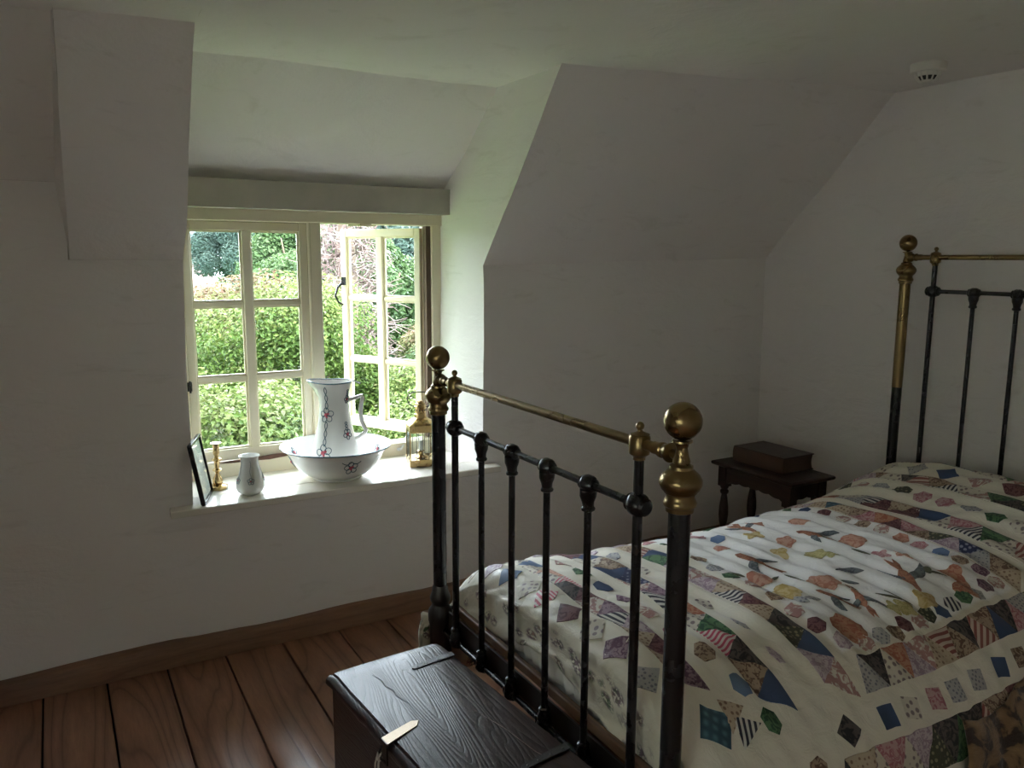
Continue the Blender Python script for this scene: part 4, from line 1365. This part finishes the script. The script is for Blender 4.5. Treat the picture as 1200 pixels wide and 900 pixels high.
jug = thing('water_jug', 'tall white china water jug with pink flower garlands standing in the basin', 'jug', (BX, BY, ZS+0.021))
JX, JY, JZ = BX-0.004, BY, ZS+0.021
jp = [(0.088,0.0),(0.094,0.003),(0.100,0.012),(0.102,0.030),(0.100,0.065),(0.093,0.105),(0.084,0.140),(0.075,0.175),(0.067,0.215),(0.0615,0.250),(0.0590,0.285),(0.0600,0.315),(0.0645,0.345),(0.071,0.368),(0.0745,0.377)]
sdir = math.atan2(0.498, -0.867)        # the lip points left
def jug_r(a, h):
    d = math.cos(a-sdir)
    k = sm(0.30, 0.377, h)
    return 1 + k*(0.46*max(0, d)**5)
def jug_lift(a, h):
    d = math.cos(a-sdir)
    return sm(0.32, 0.377, h)*(0.006*max(0, d)**4+0.002*max(0, -d)**2)
jm = MB()
prof = [(0.0001,0.004)]+jp+[(r-0.004, h) for r, h in reversed(jp[3:])]+[(0.08,0.010),(0.0001,0.010)]
seg = 64
vs = []
for r, h in prof:
    for i in range(seg):
        a = 2*PI*i/seg
        k = jug_r(a, h)
        vs.append((JX+r*k*math.cos(a), JY+r*k*math.sin(a), JZ+h+jug_lift(a, h)))
fs = [(j*seg+i, j*seg+(i+1) % seg, (j+1)*seg+(i+1) % seg, (j+1)*seg+i) for j in range(len(prof)-1) for i in range(seg)]
jm.add(vs, fs)
obj('body', jm, 'china', jug)
rl = MB()
pts = [Vector((JX+(0.0733*jug_r(a, 0.377))*math.cos(a), JY+(0.0733*jug_r(a, 0.377))*math.sin(a), JZ+0.378+jug_lift(a, 0.377))) for a in [2*PI*i/72 for i in range(73)]]
rl.tube(pts, 0.0028, 8, cap=False)
obj('rim_line', rl, 'china_blue', jug)
def rp(d, z): return (JX+RV.x*d, JY+RV.y*d, z)
hd = MB().tube([rp(0.056,0.925), rp(0.078,0.932), rp(0.100,0.940), rp(0.114,0.944), rp(0.116,0.936), rp(0.110,0.905), rp(0.107,0.870), rp(0.111,0.838), rp(0.122,0.812), rp(0.127,0.800), rp(0.120,0.788), rp(0.100,0.774), rp(0.078,0.764)], [0.0085,0.008,0.008,0.008,0.0085,0.0085,0.009,0.009,0.009,0.009,0.0085,0.0085,0.0095], 12, sq=1.3)
obj('handle', hd, 'china', jug)

def surf(prof, C_, kfun=None):
    """maps (angle, height) to a point just outside a turned surface"""
    pr = sorted(prof, key=lambda t: t[1])
    def f(a, h, out=0.0012):
        r = pr[-1][0]
        for (r0, h0), (r1, h1) in zip(pr, pr[1:]):
            if h <= h1:
                r = r0+(r1-r0)*(max(h, h0)-h0)/max(1e-6, h1-h0); break
        k = kfun(a, h) if kfun else 1
        return Vector((C_[0]+(r*k+out)*math.cos(a), C_[1]+(r*k+out)*math.sin(a), C_[2]+h)), r
    return f
def motif(mbs, f, a0, h0, s, rot=0.0, garland=0):
    """loops of blue line round a pink flower, with a hanging garland"""
    line, pink = mbs
    def loop(cx, cy, rx, ry, th_):
        pts = []
        for i in range(13):
            t = 2*PI*i/12
            x, y = rx*math.cos(t), ry*math.sin(t)
            x, y = cx+x*math.cos(th_)-y*math.sin(th_), cy+x*math.sin(th_)+y*math.cos(th_)
            x, y = x*math.cos(rot)-y*math.sin(rot), x*math.sin(rot)+y*math.cos(rot)
            p, r = f(a0, h0+y*s)
            pts.append(f(a0+x*s/r, h0+y*s)[0])
        line.tube(pts, 0.0015, 5, cap=False)
    for k in range(5):
        t = 2*PI*k/5+0.3
        loop(0.66*math.cos(t), 0.66*math.sin(t), 0.50, 0.42, t)
    for (x, y, r_) in ((-0.12, 0.05, 0.30), (0.22, 0.22, 0.20), (0.02, -0.28, 0.18)):
        p, r = f(a0, h0+y*s)
        p = f(a0+x*s/r, h0+y*s, 0.0005)[0]
        pink.ball(tuple(p), r_*s, 10, 6, 0.95)
    if garland:
        for sg in (-1, 1):
            pts = []
            for i in range(15):
                t = i/14
                h = h0+s*0.9+(garland-s*0.9)*t
                p, r = f(a0, h)
                pts.append(f(a0+sg*0.006*math.sin(t*PI*3)/r, h)[0])
            line.tube(pts, 0.0015, 5)
fj = surf(jp, (JX, JY, JZ), jug_r)
A = lambda d, e: math.atan2(RV.y*d - 0.867*e, RV.x*d - 0.498*e)      # d to the right, e towards the room
ln, pk = MB(), MB()
af = A(-0.30, 0.95)
motif((ln, pk), fj, af, 0.250, 0.026, 0.1, 0.115)
motif((ln, pk), fj, af, 0.100, 0.030, 0.2, 0.125)
motif((ln, pk), fj, A(0.80, 0.60), 0.170, 0.018, 0.6, 0.05)
motif((ln, pk), fj, A(0.93, 0.35), 0.310, 0.014, 1.5, 0.04)
motif((ln, pk), fj, A(-0.9, -0.4), 0.17, 0.02, 0.2, 0.1)
motif((ln, pk), fj, A(0.5, -0.8), 0.20, 0.02, 0.2, 0.1)
obj('blue_garland', ln, 'china_blue', jug)
obj('pink_flower', pk, 'china_pink', jug)
fb = surf(out_p, (BX, BY, ZS))
fi = surf([(r-0.0035, h) for r, h in in_p], (BX, BY, ZS))
ln, pk = MB(), MB()
motif((ln, pk), fb, A(0.50, 0.86), 0.078, 0.024, 0.2)
for s_ in (-1, 1):
    c0 = A(0.50, 0.86)
    pts = [fb(c0+s_*t*0.20, 0.104-0.010*math.sin(t*PI))[0] for t in [i/8 for i in range(9)]]
    ln.tube(pts, 0.0015, 5)
motif((ln, pk), fb, A(-0.93, 0.35), 0.078, 0.022, 0.2)
motif((ln, pk), fb, A(0.0, -1.0), 0.078, 0.022, 0.2)
for d, e in ((0.86, -0.5), (-0.55, -0.83), (-0.96, -0.05)):
    motif((ln, pk), lambda a, h, out=0: fi(a, h, -0.0012), A(d, e), 0.098, 0.019, 0.2)
obj('blue_scroll', ln, 'china_blue', basin)
obj('pink_flower', pk, 'china_pink', basin)

# small vase
vz = thing('small_vase', 'small white china vase with pale sprigs beside the basin', 'vase', (0.615, 3.085, ZS))
vp = [(0.030,0.0),(0.033,0.002),(0.037,0.006),(0.046,0.012),(0.0525,0.026),(0.053,0.038),(0.049,0.058),(0.041,0.084),(0.034,0.108),(0.031,0.126),(0.0325,0.140),(0.0385,0.1495)]
obj('body', MB().lathe([(0.0001,0.002)]+vp+[(0.0385,0.1512),(0.036,0.151),(0.029,0.140),(0.0275,0.126),(0.031,0.105),(0.045,0.055),(0.045,0.02),(0.0001,0.01)], (0.618,3.085,ZS), 48, wob=lambda a, h: 1+0.018*math.cos(8*a)*(1-min(1, h/0.14))), 'china', vz)
ln, pk = MB(), MB()
fv = surf(vp, (0.618, 3.085, ZS), lambda a, h: 1.01)
for d, e in ((0.35, 0.93), (-0.7, 0.7), (0.9, -0.3)):
    pts = [fv(A(d, e)+0.06*math.sin(t*9), 0.135-0.075*t)[0] for t in [i/14 for i in range(15)]]
    ln.tube(pts, 0.0009, 5)
    motif((ln, pk), fv, A(d, e), 0.06, 0.011)
M['pale_line'] = plain('faded_grey_blue_line', (0.32, 0.35, 0.38), 0.2, bstr=0)
obj('sprig', ln, 'pale_line', vz)
obj('flower', pk, 'china_pink', vz)

# brass candlestick
cs = thing('candlestick', 'turned brass candlestick by the left window jamb', 'candlestick', (0.520, 3.215, ZS))
cx, cy = 0.520, 3.215
obj('base', MB().lathe([(0.036,0.0),(0.037,0.003),(0.037,0.012),(0.034,0.015),(0.022,0.017),(0.016,0.020)], (cx,cy,ZS), 8, wob=None), 'bright_brass', cs)
obj('stem', MB().lathe([(0.014,0.018),(0.019,0.024),(0.020,0.034),(0.016,0.045),(0.009,0.058),(0.0075,0.063),(0.010,0.068),(0.0175,0.074),(0.018,0.078),(0.010,0.083),(0.0095,0.088),(0.0100,0.105),(0.0120,0.110),(0.0190,0.116),(0.0185,0.120),(0.009,0.126),(0.0075,0.132),(0.0115,0.139),(0.0125,0.146),(0.0115,0.150)], (cx,cy,ZS), 28), 'bright_brass', cs)
obj('socket', MB().lathe([(0.0115,0.149),(0.0122,0.160),(0.0118,0.178),(0.020,0.181),(0.0205,0.184),(0.011,0.1845),(0.0095,0.183),(0.0095,0.165),(0.0001,0.165)], (cx,cy,ZS), 28), 'bright_brass', cs)

# little leaning frame
a0, a1 = Vector((0.432,3.000,ZS)), Vector((0.492,3.190,ZS))
ex = (a1-a0).normalized()
ez = (Vector((0,0,1))*math.cos(math.radians(9.5)) + Vector((-1,0.3,0)).normalized()*math.sin(math.radians(9.5))).normalized()
en = ex.cross(ez).normalized()
FM = Matrix((ex, ez, en)).transposed().to_4x4()
FM.translation = a0 + Vector((0,0,0.001))
pf = thing('picture_frame', 'thin black frame leaning against the left window reveal', 'picture frame', tuple((a0+a1)/2))
fw, fh = (a1-a0).length, 0.232
f_ = MB()
for (x0, x1, y0, y1) in ((0,fw,0,0.010),(0,fw,fh-0.010,fh),(0,0.010,0.010,fh-0.010),(fw-0.010,fw,0.010,fh-0.010)):
    f_.box((x0,y0,-0.006), (x1,y1,0.008), FM)
obj('frame', f_, 'black_frame', pf, bevel=0.001)
M['photo'] = plain('faded_grey_print', (0.60, 0.62, 0.60), 0.6, var=0.45, nscale=14, bstr=0)
obj('print', MB().box((0.009,0.009,-0.002), (fw-0.009,fh-0.009,0.0), FM), 'photo', pf)
obj('pane', MB().box((0.009,0.009,0.0025), (fw-0.009,fh-0.009,0.004), FM), 'glass', pf)
obj('backing', MB().box((0.004,0.004,-0.0085), (fw-0.004,fh-0.004,-0.004), FM), 'dark_slot', pf)

# brass candle lantern
lx, ly, lz = 1.370, 3.185, ZS
LM = Matrix.Translation((lx,ly,lz)) @ Matrix.Rotation(math.radians(-14), 4, 'Z')
lt = thing('candle_lantern', 'square brass candle lantern with wire guards by the bed post', 'lantern', (lx, ly, lz))
hw = 0.057
obj('base', MB().box((-hw,-hw,0), (hw,hw,0.030), LM), 'bright_brass', lt, bevel=0.002)
obj('tray', MB().box((-hw-0.002,-hw-0.002,0.028), (hw+0.002,hw+0.002,0.032), LM), 'bright_brass', lt)
for sx in (-1, 1):
    for sy in (-1, 1):
        obj('corner_post', MB().box((min(sx*hw,sx*(hw-0.006)),min(sy*hw,sy*(hw-0.006)),0.030), (max(sx*hw,sx*(hw-0.006)),max(sy*hw,sy*(hw-0.006)),0.152), LM), 'bright_brass', lt)
obj('top_band', MB().box((-hw,-hw,0.150), (hw,hw,0.185), LM), 'bright_brass', lt, bevel=0.003)
cp = MB()
vs = []
for j, (k, h) in enumerate([(1.06,0.184),(1.06,0.187),(0.90,0.196),(0.66,0.205),(0.46,0.210),(0.40,0.212)]):
    for i in range(16):
        a = 2*PI*i/16+PI/16
        q = min(1/max(abs(math.cos(a)), 1e-6), 1/max(abs(math.sin(a)), 1e-6))
        t = j/5
        rr = hw*k*((1-t)*q+t)
        vs.append(LM @ Vector((rr*math.cos(a), rr*math.sin(a), h)))
cp.add(vs, [(j*16+i, j*16+(i+1) % 16, (j+1)*16+(i+1) % 16, (j+1)*16+i) for j in range(5) for i in range(16)]+[tuple(80+i for i in range(16))])
obj('roof', cp, 'bright_brass', lt)
obj('chimney', MB().lathe([(0.026,0.208),(0.026,0.226),(0.0235,0.229),(0.0245,0.233),(0.0245,0.252),(0.0265,0.255),(0.0265,0.260),(0.022,0.264),(0.022,0.272),(0.014,0.275),(0.013,0.283),(0.0001,0.284)], (lx,ly,lz), 24), 'bright_brass', lt)
vent = MB()
for k in range(12):
    a = 2*PI*k/12
    vent.ball((lx+0.0245*math.cos(a), ly+0.0245*math.sin(a), lz+0.243), 0.0032, 8, 6)
obj('vent_holes', vent, 'dark_slot', lt)
hp = [Vector((lx,ly,lz)) + RV*(-0.024) + Vector((0,0,0.255)), Vector((lx,ly,lz)) + RV*(-0.048) + Vector((0,0,0.268)), Vector((lx,ly,lz)) + RV*(-0.057) + Vector((0,0,0.290)), Vector((lx,ly,lz)) + RV*(-0.050) + Vector((0,0,0.312)), Vector((lx,ly,lz)) + RV*(-0.030) + Vector((0,0,0.321)), Vector((lx,ly,lz)) + RV*(0.0) + Vector((0,0,0.322)), Vector((lx,ly,lz)) + RV*(0.030) + Vector((0,0,0.321)), Vector((lx,ly,lz)) + RV*(0.050) + Vector((0,0,0.312)), Vector((lx,ly,lz)) + RV*(0.057) + Vector((0,0,0.290)), Vector((lx,ly,lz)) + RV*(0.048) + Vector((0,0,0.268)), Vector((lx,ly,lz)) + RV*(0.024) + Vector((0,0,0.255))]
obj('carrying_ring', MB().tube(hp, 0.0026, 8), 'rough_iron', lt)
for k, (x0, y0, x1, y1) in enumerate([(-hw+0.006,-hw+0.003,hw-0.006,-hw+0.004),(-hw+0.006,hw-0.004,hw-0.006,hw-0.003),(-hw+0.003,-hw+0.006,-hw+0.004,hw-0.006),(hw-0.004,-hw+0.006,hw-0.003,hw-0.006)]):
    obj('pane', MB().box((x0,y0,0.032), (x1,y1,0.151), LM), 'glass', lt, smooth=False)
for q in (-0.027, 0.0, 0.027):
    for y in (-hw+0.0015, hw-0.0015):
        obj('guard_wire', MB().tube([LM @ Vector((q,y,0.032)), LM @ Vector((q,y,0.151))], 0.0014, 6), 'rough_iron', lt)
        obj('guard_wire', MB().tube([LM @ Vector((y,q,0.032)), LM @ Vector((y,q,0.151))], 0.0014, 6), 'rough_iron', lt)
obj('candle_cup', MB().lathe([(0.028,0.032),(0.030,0.036),(0.010,0.040),(0.010,0.055),(0.015,0.058),(0.016,0.062),(0.012,0.063)], (lx,ly,lz), 20), 'bright_brass', lt)
cd = obj('candle', MB().lathe([(0.009,0.0),(0.009,0.040),(0.007,0.043),(0.0001,0.042)], (lx,ly,lz+0.0635), 18), 'wax')
cd.data.transform(Matrix.Identity(4))
tag(cd, 'short white candle inside the brass lantern', 'candle')

# ------------------------------------------------------------------ the garden outside
rg = random.Random(11)
def leaf_cloud(name, m, n, rx, ry, rz, size, seed, lumps=14, dome=0.25, asp=0.55, twig=False, lay=0.6):
    """a crown of n separate folded leaves gathered in lumps near the surface of an ellipsoid"""
    r = random.Random(seed)
    L = []
    for _ in range(lumps):
        t = r.uniform(0, 2*PI); z = r.uniform(-0.65, 0.95); q = math.sqrt(max(0, 1-z*z))
        k = r.uniform(0.45, 0.82)
        L.append((Vector((q*math.cos(t)*rx*k, q*math.sin(t)*ry*k, z*rz*k)), r.uniform(0.26, 0.46)))
    vs, fs, tone = [], [], []
    for i in range(n):
        c, k = r.choice(L)
        d = Vector((r.gauss(0, 1), r.gauss(0, 1), r.gauss(0, 1))).normalized()
        rad = k*(r.random()**0.35)
        p = c + Vector((d.x*rx*rad, d.y*ry*rad, d.z*rz*rad))
        nrm = (d + Vector((0, 0, 0.7)) + Vector((r.gauss(0, .55), r.gauss(0, .55), r.gauss(0, .55)))).normalized()
        ax = nrm.orthogonal().normalized()
        ax.rotate(Matrix.Rotation(r.uniform(0, 2*PI), 3, nrm))
        bx = nrm.cross(ax)
        s = size*r.uniform(0.6, 1.35)
        a = p + ax*s*0.5
        b = p - ax*s*0.5
        w_ = s*asp*0.5
        up = nrm*s*0.10
        k0 = len(vs)
        vs += [tuple(b), tuple(p+bx*w_+up), tuple(a-nrm*s*0.12), tuple(p-bx*w_+up)]
        fs += [(k0, k0+1, k0+2), (k0, k0+2, k0+3)]
        base = 0.30 + 0.45*max(0, d.z) + r.gauss(0, 0.16) + 0.12*(p.z/rz)  # tone rises on the upper side of each lump and up the crown, plus scatter
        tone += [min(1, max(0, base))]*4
    me = bpy.data.meshes.new(name)
    me.from_pydata(vs, [], fs)
    at = me.attributes.new('tone', 'FLOAT', 'POINT')
    at.data.foreach_set('value', tone)
    me.materials.append(M[m])
    return me
def shrub_proto(name, label, cat, group, m, n, rx, ry, rz, size, seed, asp=0.55, lumps=14, stems=5):
    t = thing(name, label, cat, (0, 0, 0), group)
    me = leaf_cloud('foliage', m, n, rx, ry, rz, size, seed, lumps, asp=asp)
    f = bpy.data.objects.new('foliage', me)
    COL.objects.link(f)
    f.parent = t
    f.location = (0, 0, 0)
    f['kind'] = 'stuff'
    for k in range(stems):
        a = 2*PI*k/stems+0.4
        mb = MB().tube([(0.10*math.cos(a),0.10*math.sin(a),-rz-1.2),(0.2*math.cos(a)*rx,0.2*math.sin(a)*ry,-rz*0.5),(0.5*math.cos(a)*rx,0.5*math.sin(a)*ry,rz*0.4)], [0.05,0.035,0.012], 7)
        s = obj('stem', mb, 'bark', None)
        s.parent = t
    return t
def ground_z(x, y):
    return -2.6 + 2.9*sm(9, 30, y) + 0.25*math.sin(x*0.5)*sm(6, 12, y)
gd = MB()
vs = []
for j in range(41):
    for i in range(41):
        x, y = -30+80*i/40, 3.57+56*(j/40)**1.4
        vs.append((x, y, ground_z(x, y)))
gd.add(vs, [(j*41+i, j*41+i+1, (j+1)*41+i+1, (j+1)*41+i) for j in range(40) for i in range(40)])
gd.box((-40,-60,-2.7), (40,-1.8,-2.6))
structure(obj('ground', gd, 'grass', recalc=False), 'rising garden ground beyond the window')

G1, G2, G3 = 'lime-leaved shrubs below the window', 'green shrubs further up the garden', 'bluish conifers behind the shrubs'
def place_row(proto, spots, labels):
    for k, (x, y, z, s, a) in enumerate(spots):
        lab = labels[k]
        if k == 0:
            o = proto
            o.location, o.rotation_euler, o.scale = (x, y, z), (0, 0, a), (s, s, s)
            o['label'] = lab
        else:
            instance(proto, (x, y, z), a, (s, s, s), lab)
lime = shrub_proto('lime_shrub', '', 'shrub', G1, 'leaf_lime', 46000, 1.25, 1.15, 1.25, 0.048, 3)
place_row(lime, [(1.15,6.3,-0.55,1.0,0.2),(2.75,6.6,-0.60,1.0,1.9),(4.3,7.4,-0.5,1.1,3.3),(0.3,8.0,-0.1,1.05,4.4),(2.1,8.4,0.12,1.0,0.9),(3.7,8.4,-0.85,0.95,5.3)],
    ['bright lime shrub nearest the house, low in the left window light','bright lime shrub below the open window light','lime shrub low at the right edge of the open window light','lime shrub behind the nearest one at the left edge of the view','lime shrub in the middle of the view behind the nearest ones','lime shrub standing before the dead pink-brown thicket'])
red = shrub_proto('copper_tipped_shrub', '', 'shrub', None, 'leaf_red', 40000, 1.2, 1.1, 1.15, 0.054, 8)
place_row(red, [(2.50,10.6,0.25,1.15,0.0),(1.30,11.0,-0.35,1.1,2.0),(5.1,10.6,0.05,1.0,4.1)],
    ['copper and yellow tipped shrub in the upper left window light','yellow shrub with copper tips before the white house','yellowish shrub behind the right pane of the open light'])
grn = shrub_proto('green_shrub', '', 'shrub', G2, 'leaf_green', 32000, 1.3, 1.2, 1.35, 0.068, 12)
place_row(grn, [(4.4,13.2,0.5,1.4,0.3),(4.15,15.2,1.3,1.0,2.2),(6.6,12.8,0.0,1.4,1.2),(5.2,17.0,1.0,1.5,4.0),(8.6,16.0,0.5,1.45,5.0),(4.7,9.2,-0.2,0.85,3.1),(12.2,14.0,-.3,1.5,1.1)],
    ['green shrub in the middle distance behind the thicket','tall green shrub behind the copper tipped one','green shrub at the right in the middle distance','big green tree above the copper tipped shrub','green tree at the back right of the view','dark green shrub seen through the lower panes of the open light','far green tree beyond the right jamb'])
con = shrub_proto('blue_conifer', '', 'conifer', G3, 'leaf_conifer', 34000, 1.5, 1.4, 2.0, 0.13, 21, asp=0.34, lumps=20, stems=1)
place_row(con, [(3.78,20.5,1.75,0.52,0.0),(8.5,20.6,1.1,1.4,2.0),(13.4,19.0,0.6,1.4,4.0),(6.6,24.0,1.7,1.5,1.0),(-3.2,19.0,0.8,1.0,2.5),(-8.0,20.0,0.8,1.4,4.5)],
    ['blue-green conifer beside the white house in the upper left pane','blue-green conifer in the top right pane of the open light','blue-green conifer at the far right beyond the window','blue-green conifer at the back in the middle of the view','blue-green conifer left of the white house outside the view','blue-green conifer farthest to the left outside the view'])
# more greenery to the sides and behind; the left tree is added to block sky
grn2 = shrub_proto('broad_tree', '', 'tree', None, 'leaf_green', 14000, 2.6, 2.4, 2.6, 0.17, 33, lumps=22)
place_row(grn2, [(17.0,26.0,0.6,1.3,0.4),(-2.75,6.6,0.6,1.1,1.3),(14.5,33.0,1.8,1.3,3.0),(8.6,29.6,1.6,1.15,2.4),(10.5,38.5,2.4,1.5,5.4)],
    ['broad dark tree far to the right of the view','unseen broad tree added left of the window view to block sky light','broad tree high at the back right','broad tree at the back above the conifer','broad tree farthest back in the middle of the view'])

# the dead pinkish thicket climbing a trunk
DX = 2.98
dt = thing('dead_thicket', 'dead pinkish-brown twiggy thicket seen between mullion and open light', 'shrub', (DX, 9.3, -1.2))
r = random.Random(4)
tw = MB()
for k in range(1500):
    a = r.uniform(0, 2*PI)
    h = r.uniform(0.0, 3.7)
    rr = 0.36 + 0.20*math.sin(h*1.1+0.4)
    x, y, z = DX+0.03*h+rr*math.cos(a)*r.uniform(.3, 1), 9.3+rr*math.sin(a), -1.2+h
    pts = [(x, y, z)]
    d = Vector((math.cos(a)*.5+r.gauss(0, .4), math.sin(a)*.5+r.gauss(0, .4), r.uniform(-.2, 1.0))).normalized()
    p = Vector(pts[0])
    for q in range(3):
        d = (d+Vector((r.gauss(0, .35), r.gauss(0, .35), r.gauss(-.15, .3)))).normalized()
        p = p + d*r.uniform(.07, .17)
        pts.append(tuple(p))
    tw.tube(pts, [.010,.008,.006,.003], 3, cap=False)
me = bpy.data.meshes.new('twigs')
me.from_pydata([tuple(Vector(v)-Vector(dt.location)) for v in tw.v], [], tw.f)
at = me.attributes.new('tone', 'FLOAT', 'POINT')
at.data.foreach_set('value', [min(1, max(0, noise.noise(Vector(v)*6)*.8+.55)) for v in tw.v])
me.materials.append(M['twig'])
o = bpy.data.objects.new('twigs', me)
COL.objects.link(o)
o.parent = dt
o['kind'] = 'stuff'
obj('trunk', MB().tube([(DX,9.3,-2.6),(DX+.03,9.3,0),(DX+.12,9.35,1.3),(DX+.08,9.3,2.4)], [.22,.17,.13,.06], 10), 'bark', dt)

# houses up the hill
def house(name, label, x0, x1, y, z0, z1, roof, zr, wins, dep=6.0):
    h = thing(name, label, 'house', ((x0+x1)/2, y, z0))
    obj('wall', MB().box((x0,y,z0), (x1,y+dep,z1)), 'render', h, smooth=False)
    ov = 0.35
    ym = y+dep/2
    rf = MB()
    rf.prism([(y-ov,z1-0.15),(ym,zr),(y+dep+ov,z1-0.15),(y+dep+ov,z1-0.35),(ym,zr-0.22),(y-ov,z1-0.35)], x0-ov, x1+ov, 'X')
    obj('roof', rf, roof, h, smooth=False)
    obj('gable', MB().prism([(y+.1,z1-0.05),(ym,zr-0.25),(y+dep-.1,z1-0.05)], x0+.02, x1-.02, 'X'), 'render', h, smooth=False)
    obj('chimney', MB().box((x1-1.1,ym-0.4,zr-0.6), (x1-0.4,ym+0.4,zr+1.0)), 'redtile', h, smooth=False)
    for (wx, wz, ww, wh) in wins:
        w_ = obj('window', MB().box((wx,y-0.05,wz), (wx+ww,y+0.05,wz+wh)), 'iron_white', h, smooth=False)
        obj('pane', MB().box((wx+.08,y-0.07,wz+.08), (wx+ww/2-.04,y-0.04,wz+wh-.08)).box((wx+ww/2+.04,y-0.07,wz+.08), (wx+ww-.08,y-0.04,wz+wh-.08)), 'slate', w_, smooth=False)
house('white_house', 'white rendered house with pink clay roof up the hill at the left', -2.0, 4.25, 27.0, -1.5, 0.75, 'redtile', 2.15, [(0.5,-.8,1.1,1.2),(1.9,-.8,1.1,1.2)])
house('slate_roofed_house', 'grey slate roofed house behind the white one', -3.5, 5.75, 36.0, 0.0, 2.35, 'slate', 3.9, [(3.0,1.0,1.1,1.2)])
